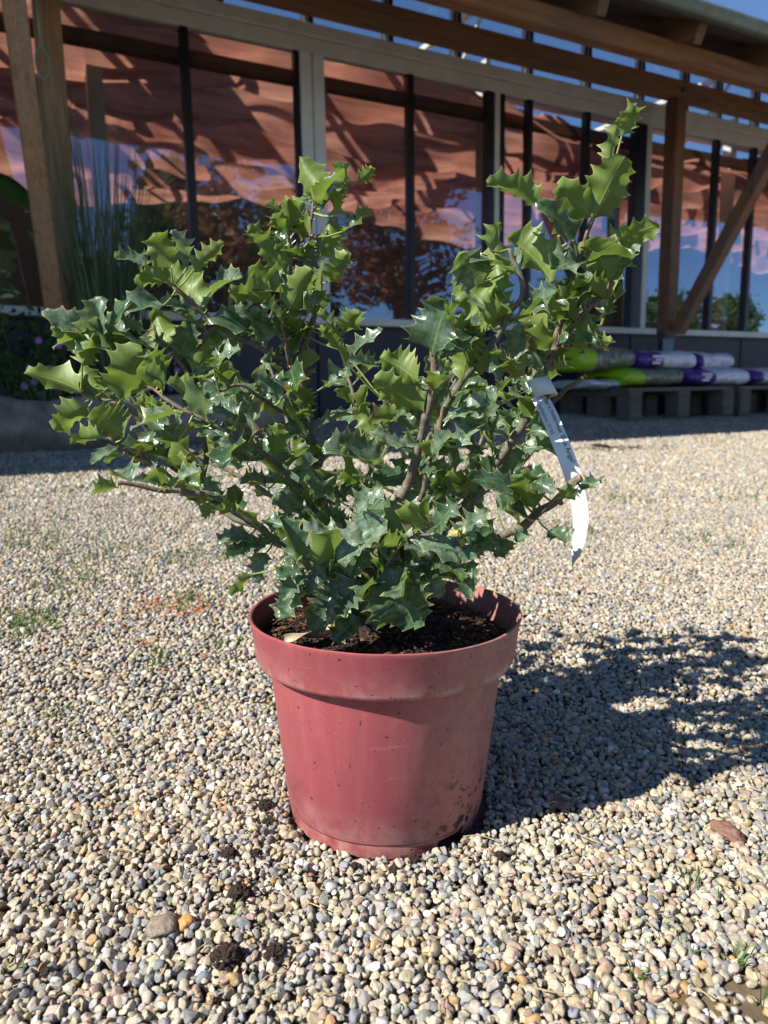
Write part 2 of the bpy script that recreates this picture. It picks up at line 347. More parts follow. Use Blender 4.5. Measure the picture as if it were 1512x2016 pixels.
M = dict(
    leaf=mat_leaf(), bark=mat_bark(), pot=mat_pot(), pebble=mat_pebble(), ground=mat_ground(), glass=mat_glass(), cloth=mat_cloth(),
    petiole=simple('petiole_green', (.22, .26, .07), .5, .2, 100, 0),
    cutwood=simple('cut_wood', (.42, .24, .11), .7, .3, 300, .2),
    alu=simple('grey_white_aluminium', (.60, .61, .60), .45, .10, 6, .03, 0, .5),
    whitepost=simple('pale_blue_white_post', (.66, .74, .80), .4, .06, 6, .03, 0, .5),
    dark=simple('dark_rubber_profile', (.012, .014, .022), .4, .2, 8, 0),
    wall=simple('dark_blue_cladding', (.035, .036, .052), .6, .2, 3, .05),
    timber_h=mat_timber('brown_stained_timber', (.27, .125, .055), WW),
    timber_v=mat_timber('weathered_timber_post', (.34, .20, .085), (0, 0, 1)),
    timber_d=mat_timber('brown_stained_post', (.20, .095, .045), (0, 0, 1)),
    rafter=mat_timber('dark_rafter_timber', (.17, .085, .045), -NW),
    zinc=simple('zinc_gutter', (.16, .21, .19), .4, .2, 12, .05, .5),
    roofing=simple('roof_board', (.07, .05, .04), .8, .2, 6, .1),
    steel=simple('galvanised_steel', (.06, .11, .16), .4, .15, 30, .05, .7),
    whitebar=simple('white_painted_steel', (.68, .68, .64), .45, .06, 8, .02),
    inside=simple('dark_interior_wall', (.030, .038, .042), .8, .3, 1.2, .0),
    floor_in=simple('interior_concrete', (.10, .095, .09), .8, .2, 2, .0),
    log=simple('weathered_log', (.20, .18, .155), .85, .45, 9, .8, stretch=(1, 1, 1)),
    soil=simple('dark_soil', (.030, .016, .010), .9, .5, 160, .9),
    bark_chip=simple('bark_chip', (.12, .042, .018), .8, .5, 120, .5),
    tan=simple('dry_tan_leaf', (.42, .33, .22), .7, .25, 90, .3),
    pallet=mat_timber('grey_pallet_wood', (.125, .100, .075), WW),
    lime=simple('lime_green_film', (.33, .52, .02), .35, .08, 12, .15),
    purple=simple('purple_film', (.085, .030, .24), .35, .1, 12, .15),
    white_film=simple('white_film', (.62, .66, .74), .35, .08, 14, .2),
    paper=simple('white_tag_plastic', (.66, .68, .71), .45, .03, 60, .02),
    ink=simple('black_print', (.03, .03, .035), .6, .1, 60, 0),
    ink2=simple('grey_print', (.22, .22, .24), .6, .1, 60, 0),
    greenink=simple('green_print', (.06, .35, .12), .6, .1, 10, 0),
    wire=simple('teal_wire', (.16, .36, .36), .4, .1, 60, 0, .3),
    fol_dark=mat_foliage('dark_foliage', (.018, .050, .013), (.055, .13, .03)),
    fol_mid=mat_foliage('green_foliage', (.030, .085, .015), (.085, .17, .03)),
    fol_red=mat_foliage('autumn_foliage', (.10, .022, .012), (.30, .085, .025)),
    fol_gold=mat_foliage('golden_foliage', (.20, .075, .02), (.36, .18, .05)),
    grass_m=mat_foliage('grass_blade', (.05, .11, .02), (.16, .24, .05)),
    grass_b=mat_foliage('tall_grass_blade', (.045, .11, .045), (.13, .21, .09)),
    flower=mat_foliage('lilac_petal', (.40, .20, .60), (.60, .34, .70)),
    trunk=simple('tree_bark', (.09, .065, .045), .9, .3, 20, .5),
    redpaint=simple('red_machine_paint', (.55, .03, .02), .35, .1, 5, 0),
    tyre=simple('black_tyre', (.015, .015, .016), .8, .2, 20, .2),
    stone_b=simple('brown_stone', (.20, .105, .075), .75, .35, 90, .5),
    stone_g=simple('grey_brown_stone', (.21, .17, .13), .75, .3, 90, .5),
    stone_o=simple('orange_stone', (.46, .22, .07), .6, .35, 90, .3),
    needle=simple('orange_needle', (.50, .14, .035), .7, .3, 200, 0),
    mud=simple('wet_mud', (.13, .095, .055), .25, .3, 40, .3),
    straw=simple('dry_straw', (.42, .33, .17), .7, .3, 60, 0),
    berry=simple('red_berry', (.45, .03, .02), .3, .1, 90, 0),
)
def mat_photo():
    m = MT('printed_bark_photo'); p = m.pos(); a = m.noise(26, 5, .7, p, .4)
    m.base(m.ramp(a, [(.3, (.02, .03, .05)), (.45, (.10, .13, .10)), (.55, (.24, .21, .16)), (.7, (.42, .44, .46))])); m.set(Roughness=.35); return m.m
M['photo'] = mat_photo()

# ------------------------------------------------------------------ ground
def build_ground():
    qs = [-60, -20, -6, -1, 0, .5, .7, .8, .85, .9, .95, 1., 1.05, 1.1, 1.2, 1.4, 1.8, 2.4, 3, 3.6, 4.2, 4.8, 5.15, 5.6, 12, 60]
    ss = [-60, -20, -8, -3, 0, 3, 8, 20, 60]
    V = [wp(s, q, g(q) - .0075) for q in qs for s in ss]; n = len(ss)
    Fc = [(i * n + j, i * n + j + 1, (i + 1) * n + j + 1, (i + 1) * n + j) for i in range(len(qs) - 1) for j in range(n - 1)]
    tag(mesh_obj('gravel_ground', V, Fc, M['ground'], smooth=True), kind='structure')
build_ground()

def ico(sub):
    t = (1 + 5 ** .5) / 2
    v = [(-1, t, 0), (1, t, 0), (-1, -t, 0), (1, -t, 0), (0, -1, t), (0, 1, t), (0, -1, -t), (0, 1, -t), (t, 0, -1), (t, 0, 1), (-t, 0, -1), (-t, 0, 1)]
    f = [(0, 11, 5), (0, 5, 1), (0, 1, 7), (0, 7, 10), (0, 10, 11), (1, 5, 9), (5, 11, 4), (11, 10, 2), (10, 7, 6), (7, 1, 8), (3, 9, 4), (3, 4, 2), (3, 2, 6), (3, 6, 8), (3, 8, 9), (4, 9, 5), (2, 4, 11), (6, 2, 10), (8, 6, 7), (9, 8, 1)]
    v = [np.array(a, float) / np.linalg.norm(a) for a in v]
    for _ in range(sub):
        cache = {}; nf = []
        def mid(a, b):
            k = (min(a, b), max(a, b))
            if k not in cache:
                m_ = v[a] + v[b]; v.append(m_ / np.linalg.norm(m_)); cache[k] = len(v) - 1
            return cache[k]
        for a, b, c in f:
            x, y, z = mid(a, b), mid(b, c), mid(c, a); nf += [(a, x, z), (b, y, x), (c, z, y), (x, y, z)]
        f = nf
    return np.array(v), np.array(f)
def stone_variants(sub, K, cuts=9, seed=1):
    r = np.random.default_rng(seed); v, f = ico(sub); out = []
    for k in range(K):
        w = v.copy()
        for _ in range(cuts):
            n_ = r.normal(size=3); n_ /= np.linalg.norm(n_); d = r.uniform(.45, .80)
            ex = np.clip(w @ n_ - d, 0, None); w -= np.outer(ex * .98, n_)
        w += r.normal(0, .007, w.shape)
        w *= np.array([1, r.uniform(.68, .95), r.uniform(.5, .8)]); w /= np.abs(w).max()
        out.append(w)
    return np.array(out), f
PAL = np.array([(.38, .30, .185), (.47, .39, .26), (.54, .48, .37), (.44, .39, .30), (.27, .27, .26), (.19, .21, .245), (.13, .145, .17), (.66, .64, .60), (.44, .255, .095), (.36, .235, .185), (.35, .33, .30), (.52, .46, .38)])
PW = np.array([.16, .17, .12, .13, .10, .065, .035, .045, .03, .045, .09, .03]); PW /= PW.sum()
GQ = lambda x, y: np.where(-(NW.x * x + NW.y * y) < 5.6, .07 * .12 * np.log1p(np.exp(np.clip((-(NW.x * x + NW.y * y) - .95) / .12, -60, 60))), .3255)
MUD = ground_at(1450, 1975)
MUD2 = ground_at(1180, 885)
def gravel(name, y0, y1, spacing, sub, K, zoff, keep, seed, size=1.0):
    r = np.random.default_rng(seed)
    ys = np.arange(y0, y1, spacing * .87); P = []
    for i, y in enumerate(ys):
        hw = .53 * y + .30
        xs = np.arange(-hw, hw, spacing) + (i % 2) * spacing / 2; P.append(np.stack([xs, np.full_like(xs, y)], 1))
    P = np.concatenate(P); P += r.uniform(-.38, .38, P.shape) * spacing
    k = r.random(len(P)) < keep
    k &= np.hypot(P[:, 0] - PC.x - .004, P[:, 1] - PC.y) > .122
    dm = np.hypot((P[:, 0] - MUD.x) / 1.5, P[:, 1] - MUD.y); k &= ~((dm < .034) & (r.random(len(P)) < .55))
    k &= -(NW.x * P[:, 0] + NW.y * P[:, 1]) < 5.15
    P = P[k]; N = len(P)
    var, f = stone_variants(sub, K, seed=seed); idx = r.integers(0, K, N)
    S = spacing * size * np.clip(r.lognormal(-.64, .27, N), .30, .95)
    # random rotation: mostly lying flat
    a = r.uniform(0, 2 * pi, N); b = r.normal(0, .5, N); c = r.normal(0, .5, N)
    ca, sa, cb, sb, cc_, sc_ = np.cos(a), np.sin(a), np.cos(b), np.sin(b), np.cos(c), np.sin(c)
    R = np.zeros((N, 3, 3))
    R[:, 0, 0] = ca * cb; R[:, 0, 1] = ca * sb * sc_ - sa * cc_; R[:, 0, 2] = ca * sb * cc_ + sa * sc_
    R[:, 1, 0] = sa * cb; R[:, 1, 1] = sa * sb * sc_ + ca * cc_; R[:, 1, 2] = sa * sb * cc_ - ca * sc_
    R[:, 2, 0] = -sb; R[:, 2, 1] = cb * sc_; R[:, 2, 2] = cb * cc_
    V = np.einsum('nij,nkj->nki', R, var[idx]) * S[:, None, None]
    low = np.array([0.0015 * pnoise(Vector((x * 9, y * 9, 3))) * 2 + .0022 * pnoise(Vector((x * 28, y * 28, 0))) for x, y in P]) if N < 160000 else 0
    z = GQ(P[:, 0], P[:, 1]) + zoff + r.uniform(-.0016, .0016, N) + low
    V[:, :, 0] += P[:, 0, None]; V[:, :, 1] += P[:, 1, None]; V[:, :, 2] += z[:, None]
    nv = var.shape[1]; FF = (f[None] + (np.arange(N) * nv)[:, None, None]).reshape(-1, 3)
    C = PAL[r.choice(len(PAL), N, p=PW)] * r.uniform(.78, 1.12, (N, 1)) * r.uniform(.95, 1.05, (N, 3))
    C = C * .94 + .06 * C.mean(0); C *= np.array([.89, .895, .895])
    CA = np.ones((N, nv, 4)); CA[:, :, :3] = C[:, None]
    o = mesh_obj(name, V.reshape(-1, 3), FF, M['pebble'], smooth=y0 > 2, colattr=CA.reshape(-1, 4))
    tag(o, kind='stuff'); return o
tag(gravel('gravel', .30, 1.10, .0082, 2, 30, .0005, .97, 11, 1.08), 'loose multicoloured pea gravel around the red pot in the foreground', 'gravel')
tag(gravel('gravel', .30, 1.10, .0105, 1, 20, -.0045, .98, 12, 1.1), 'lower layer of small stones packed beneath the foreground gravel', 'gravel')
tag(gravel('gravel', 1.10, 2.7, .0090, 1, 30, -.0008, 1.0, 13, 1.15), 'sunlit beige gravel stretching behind the red pot', 'gravel')
tag(gravel('gravel', 2.7, 6.4, .0140, 0, 20, -.0012, 1.0, 14, 1.2), 'far gravel running into the shade of the timber canopy', 'gravel')

def mudpatch(c, r0, r1, name, label):
    V = [c + Vector((0, 0, .0015))]; n = 40
    for k in range(n):
        a = 2 * pi * k / n; rr = 1 + .35 * pnoise(Vector((cos(a) * 2, sin(a) * 2, c.x))); V.append(Vector((c.x + cos(a) * r0 * rr, c.y + sin(a) * r1 * rr, c.z - .0045)))
    V[0].z = c.z - .004
    tag(mesh_obj(name, V, [(0, 1 + k, 1 + (k + 1) % n) for k in range(n)], M['mud']), label, kind='stuff')
mudpatch(MUD, .065, .040, 'mud', 'wet brown mud showing between stones in the near right corner')

# ------------------------------------------------------------------ pot
POT_TILT = Matrix.Rotation(radians(1.7), 4, 'Y')
def lathe(profile, n=128, z_jitter=0):
    V = []; Fc = []
    for (r, z) in profile:
        for k in range(n):
            a = 2 * pi * k / n; V.append(Vector((r * cos(a), r * sin(a), z)))
    for i in range(len(profile) - 1):
        for k in range(n):
            Fc.append((i * n + k, i * n + (k + 1) % n, (i + 1) * n + (k + 1) % n, (i + 1) * n + k))
    return V, Fc
def build_pot():
    root = empty('flower_pot', (PC.x, PC.y, -.003))
    tag(root, 'round faded red plastic plant pot with a wide collar, standing on the gravel', 'plant pot')
    root.rotation_euler = (0, radians(0.9), 0); root.scale = (.985, .985, 1.045)
    body = [(.0, .012), (.1085, .012), (.1100, .0125), (.1175, .0155), (.1195, .0185), (.1385, .1845), (.1390, .1878)]
    # feet ring with notches
    V, Fc = lathe([(.1100, .0), (.1100, .0125)][::-1]);
    bm_v, bm_f = lathe(body)
    mb = MB(); mb.add(bm_v, bm_f)
    n = 128; fv = []
    for (r, z) in [(.1172, .0150), (.1155, .0), (.108, .0), (.108, .0122)]:
        for k in range(n):
            a = 2 * pi * k / n
            notch = any(abs((math.degrees(a) - d + 180) % 360 - 180) < 8 for d in (-52, 38, 128))
            fv.append(Vector((r * cos(a), r * sin(a), max(z, .0105) if notch else z)))
    mb.add(fv, [(i * n + k, i * n + (k + 1) % n, (i + 1) * n + (k + 1) % n, (i + 1) * n + k) for i in range(3) for k in range(n)])
    o = mb.build('body', M['pot'], None, smooth=True); o.parent = root
    e = o.modifiers.new('es', 'EDGE_SPLIT'); e.split_angle = radians(35)
    rim = [(.1385, .1855), (.1500, .1853), (.1518, .1868), (.1532, .1900), (.1585, .2290), (.1600, .2318), (.1600, .2345), (.1588, .2352), (.1568, .2345), (.1560, .2300), (.1500, .1950), (.1370, .1860), (.1340, .150)]
    V, Fc = lathe(rim, 160)
    for i, v in enumerate(V):
        a = math.atan2(v.y, v.x); v.z += .0007 * sin(3 * a + 1) + .0004 * pnoise(Vector((v.x * 30, v.y * 30, 1)))
        k = 1 + .004 * sin(2 * a + .5) ; v.x *= k; v.y *= k
    o = mesh_obj('rim', V, Fc, M['pot'], None, smooth=True); o.parent = root
    e = o.modifiers.new('es', 'EDGE_SPLIT'); e.split_angle = radians(40)
build_pot()

def build_soil():
    mb = MB(); n = 72; nr = 26; V = []
    for i in range(nr + 1):
        r = .1470 * i / nr
        for k in range(n):
            a = 2 * pi * k / n; x, y = r * cos(a), r * sin(a)
            z = .212 + .010 * pnoise(Vector((x * 22, y * 22, 2))) + .007 * pnoise(Vector((x * 75, y * 75, 5))) + .008 * (1 - (r / .15) ** 2) - x * .03
            V.append(PC + Vector((x, y, z)))
    Fc = [(i * n + k, i * n + (k + 1) % n, (i + 1) * n + (k + 1) % n, (i + 1) * n + k) for i in range(nr) for k in range(n)]
    mb.add(V, Fc, 0)
    var, f = stone_variants(1, 12, 8, 77)
    for i in range(2600):
        r = .143 * math.sqrt(random.random()); a = random.uniform(0, 2 * pi); x, y = r * cos(a), r * sin(a)
        z = .214 + .008 * (1 - (r / .15) ** 2) - x * .03 + random.uniform(-.002, .006)
        w = var[random.randrange(12)]; big = random.random() < .10
        L = random.uniform(.0012, .0035) if not big else random.uniform(.004, .009)
        R = Matrix.Rotation(random.uniform(0, 2 * pi), 3, 'Z') @ Matrix.Rotation(random.gauss(0, .45), 3, 'X') @ Matrix.Rotation(random.gauss(0, .35), 3, 'Y')
        sc3 = Vector((L, L * random.uniform(.35, .6), L * random.uniform(.2, .35))) if big else Vector((L, L * .8, L * .7))
        mb.add([PC + Vector((x, y, z)) + R @ Vector((p[0] * sc3.x, p[1] * sc3.y, p[2] * sc3.z)) for p in w], [tuple(q) for q in f], 1 if (big or random.random() < .3) else 0)
    tag(mb.build('potting_soil', [M['soil'], M['bark_chip']], smooth=False), 'dark potting soil with reddish bark chips inside the red pot', kind='stuff')
build_soil()
def dryleaf():
    c = at(606, 1245, .770); c.z = .229; V = []; nx, ny = 12, 6
    for i in range(nx):
        t = i / (nx - 1)
        for j in range(ny):
            u = j / (ny - 1) * 2 - 1; w = .015 * sin(pi * min(1, max(.03, t)) ** .8)
            V.append(c + Vector(((t - .5) * .050, u * w * .9 + (t - .5) * .012, .006 * u * u + .004 * sin(t * 6 + u * 2) + t * .008)))
    Fc = [(i * ny + j, i * ny + j + 1, (i + 1) * ny + j + 1, (i + 1) * ny + j) for i in range(nx - 1) for j in range(ny - 1)]
    tag(mesh_obj('dry_leaf', V, Fc, M['tan'], smooth=True), 'curled dry tan leaf lying on the soil at the front left of the pot', 'leaf')
dryleaf()

# ------------------------------------------------------------------ holly
class Leaves:
    def __init__(s): s.V = []; s.F = []; s.UV = []; s.C = []; s.n = 0
    def add(s, base, tip, nrm, W, nsp=4, fold=.5, bend=.5, wave=1.0, spine=1.0, tint=(.5, .5, 0), rs=None):
        r = rs or random
        base = Vector(base); tip = Vector(tip); ax = tip - base; L = ax.length; ax.normalize()
        nrm = Vector(nrm); nrm = (nrm - ax * nrm.dot(ax)).normalized(); ay = nrm.cross(ax)
        # stations: cusps at phases 0.5..nsp+0.5
        ts = [0.0]; ph = [0.0]
        sub = 5
        ncus = nsp
        cus = [.16 + (.99 - .16) * ((i + r.uniform(-.14, .14)) / ncus) ** 1.0 for i in range(ncus)] + [1.0]
        ts = [0, .035, .08]; edge = [.05, .22, .45]; sp = [0, 0, 0]; sgn = [0, 0, 0]; prev = cus[0]
        ts.append(cus[0]); edge.append(1.0); sp.append(1); sgn.append(r.uniform(-.4, .8))
        for i in range(1, len(cus)):
            sg = r.choice((-1, 1, 1)) * r.uniform(.3, 1.1)
            for k in range(1, sub + 1):
                x = k / sub; t = prev + (cus[i] - prev) * x
                if k == sub and i == len(cus) - 1:
                    ts.append(1.0); edge.append(0.02); sp.append(0); sgn.append(sg)
                else:
                    e = 1 - abs(sin(pi * x)) ** .8
                    ts.append(t); edge.append(.0 + e if k < sub else 1.0); sp.append(1 if k == sub else (max(0, .28 * (1 if k in (1, sub - 1) else 0))))
                    sgn.append(sgn[-1] * (1 - x) + sg * x if k < sub else sg)
            prev = cus[i]
        vs = [-1, -.93, -.62, -.3, 0, .3, .62, .93, 1]
        N = len(ts); M_ = len(vs); tot = bend
        ph0 = r.uniform(0, 6.28); sideasym = r.uniform(.9, 1.1)
        w0s = []; BE = r.uniform(.60, .74) if W < .032 else r.uniform(.74, .84)
        for t in ts: w0s.append((W / 2) * (sin(pi * min(1, t * .93 + .04) ** .86)) ** .5 if t < .999 else .0004)
        # curve along the length
        k_ = tot; pos = []
        for t in ts:
            th = -k_ * (t - .5)
            if abs(k_) > 1e-3:
                x = (sin(k_ * (t - .5)) - sin(-k_ * .5)) / k_; z = (cos(k_ * (t - .5)) - cos(k_ * .5)) / k_
            else: x, z = t, 0
            pos.append((x * L / max(.5, (2 * sin(k_ / 2) / k_) if abs(k_) > 1e-3 else 1), z * L, th))
        b = s.n
        for i, t in enumerate(ts):
            x, z, th = pos[i]; dirx = ax * cos(th) + nrm * sin(th); up = nrm * cos(th) - ax * sin(th)
            c = base + ax * x + nrm * z
            for v in vs:
                a = abs(v)
                base_e = BE + (1 - BE) * edge[i] if 3 <= i < N - 1 else max(.05, edge[i])
                if a > .99: wid = w0s[i] * base_e + sp[i] * .0027 * spine; 
                else: wid = w0s[i] * (.60 + .40 * (BE + (1 - BE) * edge[i]) if 3 <= i < N - 1 else max(.05, edge[i])) * a * 1.0
                if a <= .99: wid = min(wid, w0s[i] * base_e * (a if a < .9 else .96))
                if 3 <= i < N - 1 and a > .99: c2 = c + dirx * (sp[i] * .0012 * (1 if sp[i] == 1 else 0))
                else: c2 = c
                sd_ = 1 if v > 0 else -1
                zz = fold * wid * (.8 + .2 * a) + wave * W * .20 * a * a * sgn[i] + wave * W * .06 * a * sin(t * 9 + ph0 + sd_ * 1.3)
                if a > .99 and sp[i] == 1: zz += .0016 * spine * (1 if sgn[i] > 0 else -.4)
                s.V.append(c2 + ay * (sd_ * wid if v else 0) + up * zz)
                s.UV.append((t, (v + 1) / 2)); s.C.append((*tint, 1))
        for i in range(N - 1):
            for j in range(M_ - 1):
                s.F.append((b + i * M_ + j, b + (i + 1) * M_ + j, b + (i + 1) * M_ + j + 1, b + i * M_ + j + 1))
        s.n += N * M_
LV = Leaves(); PET = MB()

# stems: list of (name-label, [(px,py,depth)...], r0, r1, young0, young1, leaf density)
ST = [
 ('front', [(722, 1235, -0.01), (735, 1180, -0.03), (747, 1080, -0.055), (788, 985, -0.08), (822, 890, -0.1), (846, 790, -0.12), (853, 735, -0.13), (857, 675, -0.135)], .0085, .0042, 0, .9, .45),
 ('front fork', [(826, 985, -0.09), (838, 940, -0.1), (852, 900, -0.11), (868, 862, -0.12), (873, 800, -0.12)], .004, .002, .3, .8, .3),
 ('low left', [(705, 1215, 0), (668, 1130, -0.02), (600, 1085, -0.04), (545, 1065, -0.055), (500, 1030, -0.065), (450, 995, -0.075), (400, 972, -0.085), (345, 967, -0.095), (290, 962, -0.105), (235, 948, -0.115)], .008, .0026, 0, .5, .5),
 ('left mid', [(455, 1000, -.01), (400, 955, .0), (345, 922, .01), (315, 880, .01), (291, 848, .01), (238, 800, .0), (195, 785, .0), (162, 768, -.01)], .005, .0028, .1, .3, .45),
 ('left twig', [(345, 945, .0), (300, 915, -.01), (262, 893, -.02), (215, 862, -.03)], .003, .002, .4, .6, .3),
 ('left upright', [(505, 1035, .0), (430, 1000, .02), (404, 960, .03), (402, 880, .035), (402, 800, .03), (385, 755, .03), (350, 712, .02), (318, 678, .02), (300, 640, .02)], .0052, .0022, .1, .5, 0.45),
 ('centre left', [(700, 1210, .02), (672, 1120, .04), (645, 1030, .05), (627, 950, .05), (618, 880, .05), (605, 800, .05), (578, 735, .05), (549, 703, .045), (483, 672, .04), (430, 642, .03), (385, 605, .02), (340, 565, .01)], .0088, .0030, 0, .3, .7),
 ('top centre', [(572, 728, .05), (600, 672, .04), (630, 592, .04), (628, 540, .04), (612, 470, .03), (618, 410, .03), (622, 360, .03)], .0048, .0020, .2, .7, 0.75),
 ('centre twig', [(572, 735, .05), (566, 700, .03), (556, 640, .02), (549, 588, .01)], .003, .002, .7, .9, .6),
 ('small upright', [(560, 700, .06), (572, 600, .05), (575, 520, .04), (566, 450, .03)], .003, .0017, .4, .8, .8),
 ('low right', [(770, 1205, 0), (820, 1150, -0.02), (868, 1108, -0.05), (948, 1076, -0.09), (1030, 1035, -0.125), (1075, 1000, -0.14), (1143, 940, -0.165)], .0075, .0048, .1, .35, .45),
 ('low right twig', [(1030, 1035, -0.125), (1060, 1018, -0.14), (1100, 975, -0.16), (1140, 968, -0.16)], .003, .0018, .4, .6, .3),
 ('right', [(765, 1195, 0.02), (830, 1090, 0.03), (905, 1010, 0.03), (960, 945, 0.02), (1000, 880, 0.01), (1033, 828, 0), (1062, 765, -0.01), (1085, 702, -0.02), (1118, 652, -0.03), (1180, 590, -0.04), (1206, 555, -0.05)], .009, .0032, 0, .6, .6),
 ('right top', [(1090, 700, -0.02), (1108, 620, -0.03), (1125, 560, -0.04), (1140, 512, -0.05), (1167, 432, -0.055), (1194, 372, -0.06)], .0042, .0022, .4, .8, .25),
 ('right shoot', [(1141, 508, -.05), (1131, 470, -.055), (1100, 428, -.06), (1064, 404, -.065)], .0020, .0012, .6, .4, .0),
 ('right stub', [(1050, 812, .02), (1085, 793, .01), (1120, 765, -.01), (1157, 738, -.02)], .0038, .0032, .3, .4, .0),
 ('mid right', [(838, 930, -0.05), (862, 850, -0.06), (893, 775, -0.075), (946, 710, -0.09), (982, 655, -0.1), (1005, 615, -0.105), (1026, 590, -0.11), (1018, 535, -0.11), (1002, 490, -0.11)], .0056, .0030, 0, .1, .6),
 ('back left', [(715, 1200, 0.04), (640, 1060, 0.12), (520, 900, 0.19), (470, 800, 0.23), (440, 760, 0.24)], .006, .002, .1, .5, 0.6),
 ('back centre', [(720, 1200, 0.05), (730, 1020, 0.14), (715, 860, 0.21), (690, 760, 0.24), (672, 690, 0.25)], .006, .002, .1, .5, 0.6),
 ('back right', [(735, 1200, 0.05), (830, 1020, 0.15), (930, 900, 0.22), (960, 830, 0.25), (1000, 740, 0.26)], .006, .002, .1, .5, .9),
 ('far left', [(690, 1200, 0.03), (560, 1000, 0.1), (400, 900, 0.15), (300, 840, 0.17), (230, 740, 0.17)], .005, .002, .1, .5, 0.55),
 ('mid upright', [(700, 1190, 0.02), (700, 1000, -0.03), (760, 880, -0.05), (770, 800, -0.06)], .0045, .002, .1, .5, 0.6),
 ('low front left', [(700, 1220, -0.02), (660, 1160, -0.08), (610, 1120, -0.12), (560, 1110, -0.12)], .0038, .0018, .1, .5, .8),
 ('low front right', [(745, 1215, -0.02), (790, 1130, -0.09), (860, 1090, -0.13), (930, 1100, -0.14)], .0038, .0018, .1, .5, .7),
 ('left inner', [(645, 1030, 0.05), (560, 930, -0.02), (470, 860, -0.06), (350, 800, -0.06), (290, 760, -0.05)], .0045, .002, .1, .5, 0.6),
 ('right inner', [(900, 1010, 0.05), (970, 960, 0.1), (1040, 900, 0.12), (1075, 860, 0.12)], .004, .002, .1, .5, .7),
 ('left top twig', [(430, 642, .03), (380, 690, .03), (330, 700, .02), (240, 690, .02), (200, 650, .01)], .0035, .0018, .2, .6, .7),
 ('centre inner', [(610, 830, .05), (540, 800, .02), (480, 760, .0), (430, 770, -.01)], .0035, .0018, .2, .6, 0.5),
 ('right low twig', [(1062, 765, .02), (1095, 700, .03), (1140, 650, .03), (1180, 640, .03)], .0032, .0018, .3, .6, .8),
 ('rear upright', [(725, 1200, .05), (790, 1000, .16), (850, 850, .24), (900, 740, .28), (930, 660, .28)], .005, .002, .1, .5, 0.55),
 ('rear left upright', [(705, 1200, .05), (600, 960, .15), (560, 800, .22), (520, 680, .25), (540, 600, .25)], .005, .002, .1, .5, 0.5),
 ('front low twig', [(730, 1215, -.03), (760, 1120, -.09), (800, 1060, -.13), (850, 1050, -.15)], .003, .0016, .1, .4, .6),
 ('right crown', [(1140, 512, -.05), (1170, 530, .0), (1200, 520, .03), (1230, 480, .04)], .0028, .0016, .5, .7, .5),
]
holly = empty('holly_shrub', (PC.x, PC.y, .20))
tag(holly, 'bushy green holly with spiny leaves and pruned woody stems growing in the red pot', 'shrub')
STEMPTS = []   # (px,py,pos,stem index)
STEMS3 = []
for si, (nm, P, r0, r1, y0, y1, dens) in enumerate(ST):
    pts = catmull([at(a, b, .85 + d) for a, b, d in P], 7); N = len(pts)
    jit = [Vector((0, 0, 0))] + [Vector((pnoise(p * 40 + Vector((si, 0, 0))), pnoise(p * 40 + Vector((0, si + 9, 0))), pnoise(p * 40 + Vector((0, 0, si + 5))))) * .0035 for p in pts[1:]]
    pts = [p + j for p, j in zip(pts, jit)]
    rad = [.80 * (r0 + (r1 - r0) * (i / (N - 1)) ** .8) * (1 + (.10 if i % 6 == 3 else 0)) for i in range(N)]
    mb = MB(); mb.tube(pts, rad, 10, 0, True, .28, si)
    if nm in ('front', 'right stub', 'low right', 'low left', 'right top', 'centre twig'): mb.m[-1] = 1
    C = []
    for i in range(N): C += [(y0 + (y1 - y0) * (i / (N - 1)) ** 2.5, 0, 0, 1)] * 10
    o = mb.build('stem', [M['bark'], M['cutwood']], holly, smooth=True, colattr=C)
    for i, p in enumerate(pts): a, b = proj(p); STEMPTS.append((a, b, p, si))
    STEMS3.append((pts, rad, dens))
# one brown pruned tip shows orange wood
POLY = [(60, 740), (95, 600), (195, 585), (235, 500), (330, 458), (430, 480), (455, 590), (500, 560), (490, 450), (530, 400), (590, 310), (725, 330), (722, 450), (682, 520), (650, 600), (745, 650), (765, 700), (800, 620), (890, 560), (910, 490), (980, 450), (1090, 500), (1200, 475), (1285, 450), (1240, 530), (1200, 600), (1190, 690), (1120, 735), (1060, 800), (1060, 860), (1145, 940), (1110, 1060), (960, 1085), (930, 1165), (850, 1130), (800, 1215), (680, 1250), (600, 1200), (550, 1195), (475, 1160), (440, 1060), (400, 1005), (185, 975), (140, 880), (110, 840)]
def inside(x, y):
    c = False; n = len(POLY); j = n - 1
    for i in range(n):
        xi, yi = POLY[i]; xj, yj = POLY[j]
        if (yi > y) != (yj > y) and x < (xj - xi) * (y - yi) / (yj - yi) + xi: c = not c
        j = i
    return c
DBG = []
def petiole(a, b, r=.0011):
    a = Vector(a); b = Vector(b); m_ = (a + b) / 2 + Vector((0, 0, -.002)); PET.tube([a, m_, b], [r * 1.2, r, r * .9], 5, 0, False)
CAMP = Vector((0, 0, H))
